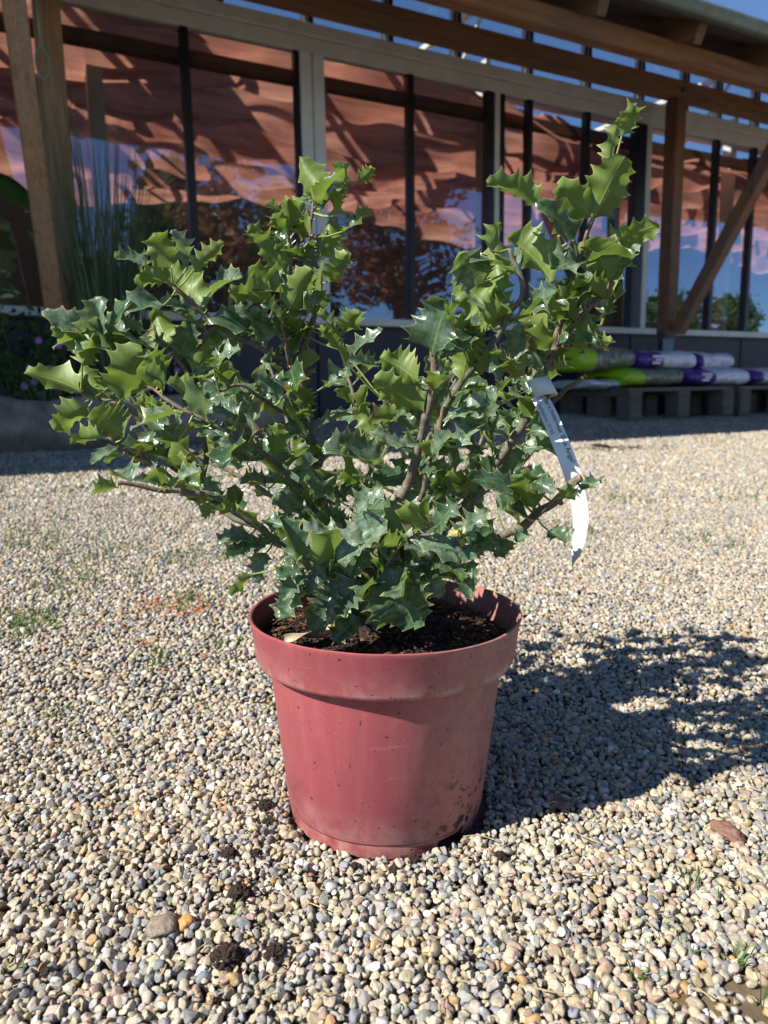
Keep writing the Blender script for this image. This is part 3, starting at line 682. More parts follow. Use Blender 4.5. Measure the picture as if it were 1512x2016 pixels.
def key(bx, by, tx, ty, w, side='t', bend=None, fold=None, smooth=False, yel=0, dd=0, dty=None, W=None, nsp=None, age=0):
    rs = random.Random(int(bx * 7 + by * 13 + tx * 3))
    best = min(STEMPTS, key=lambda q: math.hypot(q[0] - bx, q[1] - by) + max(0, q[2].y - .78) * 450)
    dist = math.hypot(best[0] - bx, best[1] - by)
    Y = best[2].y + (-.004 if dist < 30 else rs.uniform(-.02, .012)) + dd
    if by > 1000 and w > 42: Y = min(Y, rs.uniform(.74, .80))
    L2 = math.hypot(tx - bx, ty - by) / F * Y
    b = at(bx, by, Y); want = max(L2 * 1.05, rs.uniform(.036, .046))
    dy = math.sqrt(max(0, want ** 2 - L2 ** 2)); dy = min(dy, L2 * .8) * (rs.choice((-1, -1, 1)) if dty is None else dty)
    def cl(px, py, y_, zmin):
        d = ray(px, py); return min(y_, (zmin - H) / (d.z / d.y)) if d.z < 0 else y_
    Yb = cl(bx, by, Y, .242); b = at(bx, by, Yb); t = at(tx, ty, cl(tx, ty, Yb + dy if by < 1000 else Yb - abs(dy) * .6, .240))
    vd = (b - CAMP).normalized()
    if side == 'u': n = vd * .9 + Vector((rs.uniform(-.35, .35), 0, .55 + rs.uniform(-.2, .3)))
    else: n = -vd * .75 + Vector((rs.uniform(-.45, .15), 0, .55 + rs.uniform(-.2, .35)))
    Wm = (w / F * Y) * 1.22; t = b + (t - b) * 1.08
    LV.add(b, t, n, Wm, nsp=nsp or rs.choice((3, 4, 4, 4) if w < 60 else (5, 6)) if not smooth else 3, fold=rs.uniform(.2, .55) if fold is None else fold,
           bend=rs.uniform(.2, .8) if bend is None else bend, wave=rs.uniform(.7, 1.25) * (0.2 if smooth else 1), spine=.1 if smooth else 1.0,
           tint=(rs.random(), rs.uniform(.25, 1), 1.0 if yel else age), rs=rs)
    petiole(best[2], b if dist > 4 else b + Vector((0, 0, .001)))
K = '''408 609 331 529 62 u|337 529 304 463 50 u|370 523 341 457 36 t|380 533 437 481 32 u|299 516 231 511 36 t|326 552 268 549 44 u|417 582 473 549 50 t|539 590 457 577 50 u
321 602 245 609 50 t|387 615 321 600 32 t|331 678 307 619 46 u|357 705 370 638 44 t|380 731 430 662 50 u|175 662 89 615 46 t|195 668 198 589 50 t|170 695 109 650 52 u|162 718 185 655 40 u|228 698 228 662 40 u
238 787 278 700 84 u|190 781 162 724 46 u|162 774 55 738 52 u|327 731 291 695 45 u|175 800 112 843 50 u|202 860 142 873 36 u|245 857 182 814 60 u|298 847 288 913 50 t|327 751 284 734 45 t|384 781 331 757 44 t
377 741 420 748 30 t|500 662 413 628 50 t|493 790 460 748 45 t|231 960 185 975 36 u|327 960 393 932 36 t|433 976 374 953 42 t|427 996 402 1012 34 u|493 1052 430 1075 42 t|510 1062 452 1098 40 t|496 1131 458 1171 28 u
628 383 592 313 50 u|681 379 688 326 46 t|705 360 731 333 22 u|655 426 655 373 36 u|638 409 612 386 32 t|559 419 523 406 24 t|566 459 539 422 36 u|579 436 605 393 36 u|619 462 564 445 45 u|533 485 493 459 42 u
562 538 516 485 46 u|622 531 566 488 42 t|642 505 648 436 50 u|678 455 711 442 32 t|698 432 731 422 26 u|645 555 681 505 38 u|552 561 493 528 42 u|569 614 609 538 45 u|549 657 589 617 46 u|599 664 569 630 36 u
503 657 450 614 46 t|526 673 500 608 38 t|572 627 605 591 46 t|645 601 618 574 32 t|586 740 628 707 52 u|552 740 519 710 42 t|662 660 625 621 42 t|678 657 705 621 42 u|665 687 640 655 36 u|690 707 748 650 30 t|681 713 741 723 30 t
850 697 880 598 88 t|824 753 753 707 60 u|910 753 926 644 62 u|835 812 746 752 62 u|1045 607 1095 573 50 t|1224 268 1252 206 30 u|1197 319 1217 240 30 u|1168 431 1226 316 72 u|1165 428 1108 374 58 u|1132 472 1062 402 44 t|1066 404 968 366 46 u
1085 554 1005 474 78 u|989 574 972 468 44 u|949 557 906 500 66 t|966 494 982 445 42 u|985 643 900 547 86 u|1141 518 1088 530 68 t|1200 554 1167 471 56 u|1200 484 1293 445 46 u|1207 497 1286 471 36 t|1200 554 1240 507 42 t
1190 587 1134 567 46 u|1134 633 1078 597 50 u|1078 656 1025 633 50 u|1144 676 1164 626 32 u|916 646 949 640 32 t|1017 712 1021 641 46 t|1006 708 969 723 42 t|1140 682 1158 619 32 u|1164 686 1199 675 32 u|1146 690 1173 671 40 t
1088 727 1128 721 22 u|1095 678 1128 671 26 t|889 812 949 826 66 t|1005 733 967 720 46 t|1008 738 1045 717 46 u|985 855 942 836 36 t|1028 885 1099 885 46 t|1043 846 1081 858 28 t|995 951 1031 892 50 t|952 978 883 945 46 u
1012 965 926 945 46 t|919 981 850 941 42 t|1045 945 1088 971 36 t|1144 968 1179 946 32 t|1131 984 1108 960 36 u|1079 1044 1114 1067 40 t|1038 1047 1018 1067 32 t|1010 1065 978 1097 36 t|932 1103 927 1175 44 t|945 1047 902 1040 26 t
765 1115 812 1222 112 t|711 1143 625 1236 76 t|763 1024 671 1100 76 t|678 1044 580 1072 60 t|678 1041 635 1010 36 t|707 1216 661 1260 46 t|578 1175 545 1213 42 t|615 1140 578 1180 50 t|592 1120 545 1137 38 t|757 919 645 882 66 t
698 930 668 962 32 t|608 859 525 853 46 t|638 886 595 909 28 u|810 882 731 853 36 t|777 1018 840 971 38 t|760 1050 775 1094 42 t|767 1050 818 1073 38 t|495 1070 463 1080 32 t|525 1087 502 1143 42 t|519 1024 578 1048 42 t
529 962 479 945 42 t|1155 560 1110 600 45 u|1180 600 1210 560 40 u|1100 640 1130 600 40 t|870 640 905 600 40 u|960 640 1000 600 46 u|930 690 880 640 56 u|945 735 985 690 46 u|1060 700 1090 650 40 t|1035 770 1075 745 50 t
560 780 500 740 46 t|470 820 410 790 46 t|440 860 380 830 46 t|500 900 440 870 44 t|350 870 300 830 46 t|420 720 470 690 46 t|640 760 690 740 44 t|600 1000 540 980 46 t|660 980 600 950 46 t|700 1010 750 960 46 t
860 1040 900 990 46 t|900 1060 960 1010 46 t|980 1010 1020 960 42 t|840 900 890 860 46 t|900 880 950 830 46 t|830 1010 870 1060 46 t|700 1100 650 1060 44 t|560 640 520 600 40 t|470 700 430 660 44 t|280 650 240 630 36 t
640 1120 590 1165 46 t|655 1150 640 1215 44 t|690 1090 640 1130 48 t|730 1150 740 1230 46 t|620 1090 560 1110 44 t|705 1165 670 1245 52 t|590 1150 560 1215 46 t|800 1110 850 1165 56 t|650 1060 590 1100 56 t|720 1060 690 1130 58 t|600 1130 560 1180 42 t|850 1090 900 1140 46 t|880 1070 930 1100 42 t|820 1120 870 1170 44 t|790 1060 850 1090 44 t|900 1010 960 1050 42 t|540 1060 500 1090 36 t'''
for ln in K.replace('\n', '|').split('|'):
    a = ln.split(); key(*[float(x) for x in a[:5]], side=a[5])
# broader two-lobed leaf, smooth leaves, yellow leaves, browned leaf
key(231, 880, 183, 913, 28, 't', smooth=True); key(324, 955, 266, 946, 30, 't', smooth=True)
key(278, 877, 269, 912, 17, 'u', yel=1); key(880, 1055, 905, 1075, 36, 'u', yel=1); key(793, 816, 728, 829, 44, 'u', age=.93)
key(1073, 752, 1063, 805, 56, 't', dd=-.02); key(1040, 950, 1015, 930, 36, 't', age=.95)
# random leaves along every stem
for si, (pts, rad, dens) in enumerate(STEMS3):
    if dens <= 0: continue
    L = 0; nxt = .012; phi = random.uniform(0, 6.28); tot = sum((pts[i + 1] - pts[i]).length for i in range(len(pts) - 1))
    for i in range(1, len(pts)):
        L += (pts[i] - pts[i - 1]).length
        if L < nxt or L < tot * (.22 if rad[0] > .006 else .05): continue
        nxt = L + random.uniform(.0110, .0190) / max(.35, dens)
        if proj(pts[i])[1] < 720 and random.random() < .42: continue
        axd = (pts[i] - pts[i - 1]).normalized()
        for rep in range(2 if dens > .5 else 1):
            for attempt in range(6):
                phi += 2.4 + random.uniform(-.4, .4)
                u = axd.orthogonal().normalized(); v = axd.cross(u)
                out = (u * cos(phi) + v * sin(phi)) * 1.0 + axd * random.uniform(.2, .9) + Vector((0, 0, random.uniform(-.2, .35)))
                out.normalize(); ln = random.uniform(.032, .054); b = pts[i] + out * random.uniform(.006, .010); t = b + out * ln
                pa = proj(t)
                if inside(*pa) and t.z > .222 and not (1035 < pa[0] < 1175 and 735 < pa[1] < 1120 and t.y < .86): break
            else: continue
            n = Vector((random.gauss(-.15, .5), random.gauss(-.35, .5), .9))
            LV.add(b, t, n, ln * random.uniform(.58, .78), nsp=random.choice((2, 3, 3, 4)), fold=random.uniform(.15, .6), bend=random.uniform(0, .9), wave=random.uniform(.6, 1.2),
                   tint=(random.random(), random.uniform(0, 1) ** 1.2, random.choice((0, 0, 0, 0, 0, 0, 0, .9))))
            petiole(pts[i], b)
print('leaf verts', len(LV.V))
nl = len(LV.V); LV.V += PET.v; LV.F += [tuple(i + nl for i in f) for f in PET.f]; LV.UV += [(.5, .5)] * len(PET.v); LV.C += [(.5, .5, 0, 1)] * len(PET.v)
fo = mesh_obj('foliage', np.array([tuple(v) for v in LV.V]), np.array(LV.F), [M['leaf'], M['petiole']], holly, smooth=True, uv=LV.UV, colattr=LV.C, midx=[0] * (len(LV.F) - len(PET.f)) + [1] * len(PET.f))
# a single red berry
bm = bmesh.new(); bmesh.ops.create_icosphere(bm, subdivisions=2, radius=.0032); me = bpy.data.meshes.new('berry'); bm.to_mesh(me); bm.free(); me.materials.append(M['berry'])
bo = bpy.data.objects.new('berry', me); col.objects.link(bo); bo.parent = holly; bo.location = at(1104, 990, .825) - holly.location

# ------------------------------------------------------------------ plant label
def build_tag():
    root_loc = at(1068, 800, .83)
    root = empty('plant_tag', root_loc); tag(root, 'curved white plastic tag with black print looped round a holly stem', 'tag')
    P = [(1060, 778, .818), (1080, 815, .795), (1103, 870, .775), (1124, 925, .765), (1138, 980, .762), (1143, 1020, .764), (1139, 1062, .770), (1126, 1116, .780)]
    pts = catmull([at(*p) for p in P], 8); N = len(pts); hw = .0086
    ac = [0]
    for i in range(1, N): ac.append(ac[-1] + (pts[i] - pts[i - 1]).length)
    fr = []
    for i in range(N):
        t = (pts[min(i + 1, N - 1)] - pts[max(i - 1, 0)]).normalized(); vd = (pts[i] - CAMP).normalized()
        f = ac[i] / ac[-1]
        side = t.cross(vd).normalized(); nn = side.cross(t).normalized()
        if nn.dot(vd) > 0: nn = -nn
        tw = radians(-12 + 40 * f + (35 * max(0, f - .7) / .3)); side2 = side * cos(tw) + nn * sin(tw); n2 = side2.cross(t).normalized()
        if n2.dot(vd) > 0: n2 = -n2
        fr.append((pts[i], t, side2, n2))
    def width(f): return hw * (1.0 if f < .9 else max(.05, 1 - (f - .9) / .1))
    V = []; Fc = []
    for i, (p, t, s_, n_) in enumerate(fr):
        w_ = width(ac[i] / ac[-1])
        for v in (-1, -.33, .33, 1):
            V.append(p + s_ * (v * w_) + n_ * (.0004)); 
        for v in (-1, -.33, .33, 1): V.append(p + s_ * (v * w_) - n_ * (.0))
    for i in range(N - 1):
        a = i * 8; b = a + 8
        for j in range(3): Fc += [(a + j, a + j + 1, b + j + 1, b + j), (a + 4 + j, b + 4 + j, b + 5 + j, a + 5 + j)]
        Fc += [(a, b, b + 4, a + 4), (a + 3, a + 7, b + 7, b + 3)]
    mesh_obj('strip', V, Fc, M['paper'], root, smooth=False)
    # loop round the stem
    c = at(1066, 765, .822); V = []; Fc = []; n = 28
    for k in range(n + 1):
        a = 2 * pi * k / n; e1 = Vector((1, 0, .15)).normalized(); e2 = Vector((0, 1, -.2)).normalized(); e3 = e1.cross(e2)
        r = .0125
        for h_ in (-1, 1): V.append(c + e1 * cos(a) * r + e2 * sin(a) * r * 1.25 + e3 * h_ * .0098 - e1 * (h_ * .003))
    Fc = [(2 * k, 2 * k + 1, 2 * k + 3, 2 * k + 2) for k in range(n)]
    o = mesh_obj('loop', V, Fc, M['paper'], root, smooth=True); sm = o.modifiers.new('th', 'SOLIDIFY'); sm.thickness = .0005
    def put(txt, size, x0, y0, mat, nm='lettering'):
        cu = bpy.data.curves.new('t', 'FONT'); cu.body = txt; cu.size = size; cu.resolution_u = 3
        to = bpy.data.objects.new('t', cu); col.objects.link(to); dg = bpy.context.evaluated_depsgraph_get()
        me = to.evaluated_get(dg).to_mesh(); vv = [v.co.copy() for v in me.vertices]; ff = [tuple(p.vertices) for p in me.polygons]
        to.to_mesh_clear(); bpy.data.objects.remove(to); bpy.data.curves.remove(cu)
        out = []
        for v in vv:
            L = x0 + v.x; L = min(max(L, 0), ac[-1] * .999); i = max(0, min(N - 2, int(np.searchsorted(ac, L)) - 1)); f = (L - ac[i]) / (ac[i + 1] - ac[i])
            p = fr[i][0].lerp(fr[i + 1][0], f); s_ = fr[i][2].lerp(fr[i + 1][2], f); n_ = fr[i][3].lerp(fr[i + 1][3], f)
            up = -s_ if s_.x < 0 else s_          # text tops point to the right of the hanging strip
            out.append(p + up * (y0 + v.y) + n_ * .0008)
        mesh_obj(nm, out, ff, mat, root)
    put("Ilex x meserveae 'Blue Angel'", .0070, .010, .0022, M['ink'])
    put("Stechpalme 30/40", .0062, .012, -.0062, M['ink2'])
build_tag()

# ------------------------------------------------------------------ greenhouse
QW = 5.2
def build_greenhouse():
    root = empty('greenhouse', wp(3, QW, g(QW))); tag(root, 'long glass greenhouse with grey frames above a low dark wall behind the gravel', 'greenhouse')
    S0, S1 = -4.0, 16.0
    # low wall as panels
    edges = [S0, -1.6, .55, 2.235, 3.78, 5.43, 7.01, 9.0, 11, 13.5, S1]
    for a, b in zip(edges[:-1], edges[1:]):
        mb = MB(); mb.wbox(a + .006, b - .006, QW + .02, QW + .12, .15, .985, .006); mb.build('wall_panel', M['wall'], root)
    mb = MB(); mb.wbox(S0, S1, QW - .05, QW + .10, .99, 1.045, .006); mb.build('sill', M['alu'], root)
    mb = MB(); mb.wbox(S0, S1, QW - .03, QW + .05, 2.835, 2.93, .008); mb.wbox(S0, S1, QW - .045, QW + .05, 2.932, 3.02, .008); mb.build('top_rail', M['alu'], root)
    mb = MB(); mb.wbox(S0, S1, QW - .03, QW + .05, 3.60, 3.72, .01); mb.build('eaves_rail', M['alu'], root)
    # frame posts (pairs)
    for s in (-1.6, 2.235, 5.43, 9.0, 12.5):
        big = s == 2.235
        mb = MB(); h = .044
        if big:
            mb.wbox(s - .092, s - .004, QW - .03, QW + .05, 1.047, 2.833, .006); mb.wbox(s + .004, s + .092, QW - .03, QW + .05, 1.047, 2.833, .006)
            mb.build('frame_post', M['whitepost'], root)
            mb = MB(); mb.wbox(s - .130, s - .094, QW - .02, QW + .03, 1.047, 2.833, .002); mb.build('seal', M['dark'], root)
        else:
            mb.wbox(s - .07, s + .07, QW - .03, QW + .05, 1.047, 2.833, .006); mb.build('frame_post', M['dark'], root)
            mb = MB(); mb.wbox(s + .075, s + .15, QW - .02, QW + .05, 1.047, 2.833, .006); mb.build('frame_post', M['alu'], root)
    mb = MB(); mb.wbox(3.735, 3.80, QW - .03, QW + .04, 1.047, 2.833, .004); mb.build('frame_post', M['dark'], root)
    mb = MB(); mb.wbox(3.81, 3.86, QW - .03, QW + .05, 1.047, 2.833, .004); mb.build('frame_post', M['alu'], root)
    mb = MB(); mb.wbox(3.865, 3.91, QW - .03, QW + .04, 1.047, 2.833, .004); mb.build('frame_post', M['dark'], root)
    mull = [-3.2, -2.4, -.8, .52, 1.35, 3.035, 4.17, 4.80, 6.46, 7.01, 7.6, 8.3, 9.8, 10.6, 11.4, 13.3, 14.1, 15.0]
    for s in mull:
        mb = MB(); mb.wbox(s - .026, s + .026, QW - .028, QW + .04, 1.047, 2.833, .004); mb.build('mullion', M['dark'], root)
    xs = sorted(mull + [-1.6, 2.235, 3.82, 5.43, 9.0, 12.5, S0, S1])
    for a, b in zip(xs[:-1], xs[1:]):
        for (z0, z1) in ((1.046, 2.834), (3.021, 3.60)):
            mb = MB(); q = QW + .012; mb.add([wp(a, q, z0), wp(b, q, z0), wp(b, q, z1), wp(a, q, z1)], [(0, 1, 2, 3)]); mb.build('window_pane', M['glass'], root)
    ub = [.2, .95, 1.6, 2.235, 2.87, 3.47, 4.17, 4.80, 5.43, 6.0, 6.46, 7.01, 7.6, 8.3, 9.0, 9.8, 10.6]
    for s in ub:
        mb = MB(); mb.wbox(s - .022, s + .022, QW - .025, QW + .035, 3.022, 3.598, .003); mb.build('upper_bar', M['dark'], root)
        mb = MB(); mb.wbox(s - .05, s - .026, QW + .0, QW + .04, 3.022, 3.598, .003); mb.build('upper_bar', M['whitebar'], root)
    # roof bars rising into the house, seen through the upper lights
    for s in np.arange(-3.5, 15.6, .8):
        mb = MB(); mb.bar(wp(s, QW + .05, 3.68), wp(s, QW + 3.2, 5.3), .035, .05); mb.build('roof_bar', M['whitebar'], root)
    for qq, zz in ((1.0, 4.17), (2.1, 4.73), (3.2, 5.33)):
        mb = MB(); mb.bar(wp(S0, QW + qq, zz), wp(S1, QW + qq, zz), .05, .05); mb.build('roof_purlin', M['whitebar'], root)
    rp = random.Random(21)  # opaque panels added above the cloth to throw shadow patches on it
    for k, s in enumerate(np.arange(-3.5, 15.0, .8)):
        for j in range(4):
            if rp.random() < .25:
                a0 = .10 + j * .78; mb = MB(); mb.bar(wp(s + .4, QW + a0, 3.72 + a0 * .514), wp(s + .4, QW + a0 + .74, 3.72 + (a0 + .74) * .514), .74, .012); mb.build('shade_panel', M['whitebar'], root)
    # lattice girder just inside the top rail
    for s in np.arange(-2.35, 15.6, 3.2):
        mb = MB()
        mb.bar(wp(s, QW + .4, 3.25), wp(s, QW + 3.9, 3.25), .05, .05); mb.bar(wp(s, QW + .4, 3.75), wp(s, QW + 3.9, 3.75), .05, .05)
        for k in range(6):
            a = QW + .4 + k * .55; mb.bar(wp(s, a, 3.25 if k % 2 else 3.75), wp(s, a + .55, 3.75 if k % 2 else 3.25), .025, .025)
        mb.build('girder', M['whitebar'], root)
        mb = MB(); mb.wbox(s - .05, s + .05, QW + .42, QW + .52, .33, 3.2, .004); mb.build('inner_column', M['whitebar'], root)
    # tube under the roof; brown bar added for the canopy beam's reflection
    mb = MB(); mb.tube([wp(S0, QW + .7, 3.12), wp(S1, QW + .7, 3.12)], .035, 10); mb.build('inner_pipe', M['whitebar'], root, smooth=True)
    mb = MB(); mb.wbox(S0, S1, QW + .2, QW + .26, 2.70, 2.80, .01); mb.build('reflection_bar', M['timber_h'], root)
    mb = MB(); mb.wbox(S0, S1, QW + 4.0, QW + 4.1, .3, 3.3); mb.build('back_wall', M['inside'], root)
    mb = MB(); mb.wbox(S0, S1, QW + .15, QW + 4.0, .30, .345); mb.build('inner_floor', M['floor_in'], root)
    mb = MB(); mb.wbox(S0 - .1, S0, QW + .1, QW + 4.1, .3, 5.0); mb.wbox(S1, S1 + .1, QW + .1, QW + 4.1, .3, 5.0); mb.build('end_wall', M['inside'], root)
    return root
build_greenhouse()
def build_cloth():
    # ruched screen hanging under the greenhouse roof in swags
    ns, nq = 380, 200; S0, S1, Q0, Q1 = -3.8, 15.8, QW + .16, QW + 3.9; V = np.zeros((ns * nq, 3)); per = .62
    for i in range(ns):
        s = S0 + (S1 - S0) * i / (ns - 1)
        for j in range(nq):
            q = Q0 + (Q1 - Q0) * j / (nq - 1)
            qq = (q + .13 * sin(s * .8) + .22 * pnoise(Vector((s * .35, q * .3, 0)))) / per
            fr_ = qq - math.floor(qq); sagk = .16 + .16 * pnoise(Vector((math.floor(qq) * 3.1, s * .45, 7)))
            z = 3.0 - .03 * (q - QW) - sagk * (1 - abs(2 * fr_ - 1) ** 1.7) * 1.5 + .035 * pnoise(Vector((s * 2.6, q * 2, 3))) + .030 * pnoise(Vector((s * 1.6 + q * 2, q * 7, 9))) * (1 + pnoise(Vector((s, q, 2)))) + .02 * sin(s * 9 + qq * 3) - .06 * sin(s * .9 + math.floor(qq))
            p = wp(s, q, z - .05); V[i * nq + j] = p
    I = np.arange(ns * nq).reshape(ns, nq); Fc = np.stack([I[:-1, :-1], I[1:, :-1], I[1:, 1:], I[:-1, 1:]], -1).reshape(-1, 4)
    tag(mesh_obj('shade_cloth', V, Fc, M['cloth'], smooth=True), 'orange red shade cloth hanging in long swags under the greenhouse roof', 'shade cloth')
build_cloth()
def poster(px, py, wpx, hpx, label):
    a = onq(px, py, QW + .03); s = a.dot(WW); z = a.z; k = (a - CAMP).length / F
    w_ = .21; h_ = .30
    root = empty('poster', wp(s, QW + .03, z)); tag(root, label, 'poster', 'posters behind the greenhouse glass')
    mb = MB(); mb.wbox(s - w_ / 2, s + w_ / 2, QW + .03, QW + .034, z - h_ / 2, z + h_ / 2); mb.build('sheet', M['paper'], root)
    mb = MB(); mb.wbox(s - w_ / 2 + .01, s + w_ / 2 - .01, QW + .026, QW + .029, z + h_ * .22, z + h_ / 2 - .01)
    mb.wbox(s - w_ * .18, s + w_ * .2, QW + .026, QW + .029, z - h_ * .38, z - h_ * .08); mb.build('print', M['greenink'], root)
poster(1203, 425, 0, 0, 'white and green paper notice behind glass just left of the brown post')
poster(1446, 450, 0, 0, 'white and green paper notice behind glass to the right of the diagonal brace')

# ------------------------------------------------------------------ timber canopy
def build_canopy():
    root = empty('timber_canopy', wp(3, 4.9, g(4.9))); tag(root, 'brown timber lean to canopy on posts with diagonal braces in front of the greenhouse', 'canopy')
    S0, S1 = -5, 16; QA, QB = 4.88, 3.70
    mb = MB(); mb.wbox(S0, S1, QA - .06, QA + .06, 2.945, 3.085, .006); mb.build('beam', M['timber_h'], root)
    mb = MB(); mb.wbox(S0, S1, QB - .05, QB + .05, 2.555, 2.675, .006); mb.build('beam', M['timber_h'], root)
    # rafters on the beams, roof boards over them
    sl = .45
    zr = lambda q: 2.69 + sl * (q - QB)
    Qe = 3.42
    for s in np.arange(S0 + .3, S1, .8):
        mb = MB(); mb.bar(wp(s, Qe + .04, zr(Qe + .04) + .06), wp(s, QW - .06, zr(QW - .06) + .06), .075, .115, bev=.004); mb.build('rafter', M['rafter'], root)
    mb = MB(); mb.bar(wp((S0 + S1) / 2, Qe, zr(Qe) + .135), wp((S0 + S1) / 2, QW - .06, zr(QW - .06) + .135), S1 - S0, .022); mb.build('roof', M['roofing'], root)
    mb = MB()
    n = 12; V = []
    for s in (S0, S1):
        for k in range(n + 1):
            a = pi + pi * k / n; V.append(wp(s, Qe - .055 + cos(a) * .062, zr(Qe) + .165 + sin(a) * .062))
    mb.add(V, [(k, k + 1, n + 2 + k, n + 1 + k) for k in range(n)]); o = mb.build('gutter', M['zinc'], root, smooth=True); sm = o.modifiers.new('t', 'SOLIDIFY'); sm.thickness = .003
    for s in np.arange(S0 + .85, S1, 1.1):
        mb = MB(); mb.bar(wp(s, Qe - .118, zr(Qe) + .168), wp(s, Qe + .05, zr(Qe) + .170), .02, .004); mb.build('gutter_bracket', M['zinc'], root)
    for s, left in ((-4.5, 0), (.505, 1), (5.52, 0), (10.5, 0), (15.5, 0)):
        ms = M['timber_v'] if left else M['timber_d']; hw = .068 if left else .064
        mb = MB(); mb.wbox(s - hw, s + hw, QA - hw, QA + hw, .93, 2.943, .008); mb.build('post', ms, root)
        mb = MB(); mb.bar(wp(s - (.10 if left else .005), QA - .13, .98), wp(s - (.26 if left else .005), QB + .04, 2.553), .07 if left else .105, .10 if left else .10, up=WW, bev=.006); mb.build('brace', M['timber_v'] if left else M['timber_d'], root)
        for zz in (1.06, 1.13):
            mb = MB(); mb.tube([wp(s - .02 + .04 * (zz > 1.1), QA - hw - .012, zz), wp(s - .02 + .04 * (zz > 1.1), QA - hw + .01, zz)], .011, 6); mb.build('bolt', M['steel'], root)
        mb = MB(); mb.tube([wp(s, QA - .075, 3.0), wp(s, QA - .055, 3.0)], .014, 6); mb.build('bolt', M['steel'], root)
        mb = MB(); mb.wbox(s - hw - .008, s + hw + .008, QA - .03, QA + .03, g(QA) - .05, .99, .003); mb.wbox(s - .12, s + .12, QA - .12, QA + .12, g(QA) - .02, g(QA) + .02, .003); mb.build('post_shoe', M['steel'], root)
build_canopy()
def wire_loop():
    c = onq(83, 122, 4.70); pts = []
    for k in range(25):
        a = 2 * pi * k / 24; pts.append(c + WW * (sin(a) * .033) + Vector((0, 0, cos(a) * .075 if cos(a) > 0 else cos(a) * .085)))
    mb = MB(); mb.tube(pts, .005, 6, cap=False); mb.tube([c + Vector((0, 0, .075)), wp(c.dot(WW), 4.78, 2.955)], .005, 6)
    tag(mb.build('wire_loop', M['wire'], smooth=True), 'thin teal wire loop hanging from the beam in front of the left timber post', 'wire loop')
wire_loop()

# ------------------------------------------------------------------ pallets and sacks
def pallet(s0, s1, q0, q1, label):
    z0 = g(q0) - .01; z1 = .494
    root = empty('pallet', wp((s0 + s1) / 2, (q0 + q1) / 2, z0)); tag(root, label, 'pallet', 'wooden pallets in front of the greenhouse wall')
    n = 7; d = (q1 - q0) / n
    for k in range(n):
        mb = MB(); mb.wbox(s0, s1, q0 + d * k + .012, q0 + d * (k + 1) - .012, z1 - .03, z1, .003); mb.build('deck_board', M['pallet'], root)
    for s in (s0 + .07, (s0 + s1) / 2, s1 - .07):
        mb = MB(); mb.wbox(s - .07, s + .07, q0, q1, z1 - .063, z1 - .032, .003); mb.build('cross_board', M['pallet'], root)
        for q in (q0 + .07, (q0 + q1) / 2, q1 - .07):
            mb = MB(); mb.wbox(s - .068, s + .068, q - .07, q + .07, z0 + .036, z1 - .065, .004); mb.build('block', M['pallet'], root)
    for q in (q0 + .07, (q0 + q1) / 2, q1 - .07):
        mb = MB(); mb.wbox(s0, s1, q - .06, q + .06, z0, z0 + .034, .003); mb.build('runner', M['pallet'], root)
SA = onq(1240, 780, 4.22).dot(WW)
pallet(SA, SA + 1.22, 4.22, 5.02, 'grey wooden pallet nearest the holly, its left end showing, under green and purple sacks')
pallet(SA + 1.30, SA + 2.52, 4.22, 5.02, 'grey wooden pallet at the right edge, continuing the row under white sacks')
pallet(SA + 2.60, SA + 3.82, 4.22, 5.02, 'grey wooden pallet farthest right in the row, mostly outside the picture')
def sack(s0, s1, q0, q1, z0, h, kinds, label, seed):
    # kinds: [(fraction, matname)...] from the left end; long axis along the wall
    ns, nc = 60, 32; V = []; mi = []; mats = []; r = random.Random(seed)
    for _, m_ in kinds:
        if m_ not in mats: mats.append(m_)
    root = empty('compost_sack', wp((s0 + s1) / 2, (q0 + q1) / 2, z0)); tag(root, label, 'sack', 'bagged compost on the pallets')
    for i in range(ns + 1):
        t = i / ns; e = min(1, (min(t, 1 - t) / .10)) ; e = (1 - (1 - e) ** 2.2) ** .4; e = max(e, .25) if 0 < i < ns else .08
        for k in range(nc):
            a = 2 * pi * k / nc; ca, sa_ = cos(a), sin(a)
            x = (abs(ca) ** .6) * (1 if ca > 0 else -1) * (q1 - q0) / 2 * (.72 + .28 * e); y = (abs(sa_) ** .8) * (1 if sa_ > 0 else -1) * h / 2 * e
            p = wp(s0 + (s1 - s0) * t, (q0 + q1) / 2 + x, z0 + h / 2 + y)
            d = .022 * pnoise(p * 6 + Vector((seed, 0, 0))) + .020 * (abs(pnoise(p * 13 + Vector((0, seed, 0)))) - .25) + .008 * pnoise(p * 30)
            V.append(p + Vector((0, 0, d * .7)) - NW * d)
    def kat(t):
        a = 0
        for f, m_ in kinds:
            a += f
            if t <= a + 1e-6: return m_
        return kinds[-1][1]
    I = [(i * nc + k, i * nc + (k + 1) % nc, (i + 1) * nc + (k + 1) % nc, (i + 1) * nc + k) for i in range(ns) for k in range(nc)]
    first = True
    for m_ in mats:
        fs = [I[i * nc + k] for i in range(ns) for k in range(nc) if kat((i + .5) / ns) == m_]
        used = sorted({i for q in fs for i in q}); rm = {a: b for b, a in enumerate(used)}; V2 = [V[i] for i in used]; fs = [tuple(rm[i] for i in q) for q in fs]
        nm = {'lime': 'green_panel', 'photo': 'picture_panel', 'purple': 'purple_panel', 'white_film': 'film'}[m_]
        mesh_obj(nm, V2, fs, M[m_], root, smooth=True)
    if any(m_ == 'purple' for _, m_ in kinds):
        mb = MB(); 
        for k in range(3): mb.wbox(s0 + .11 + .035 * (k % 2), s0 + .20 + .02 * k, q0 - .016, q0 - .010, z0 + h * .28 + k * h * .16, z0 + h * .28 + k * h * .16 + h * .11)
        mb.build('lettering', M['white_film'], root)
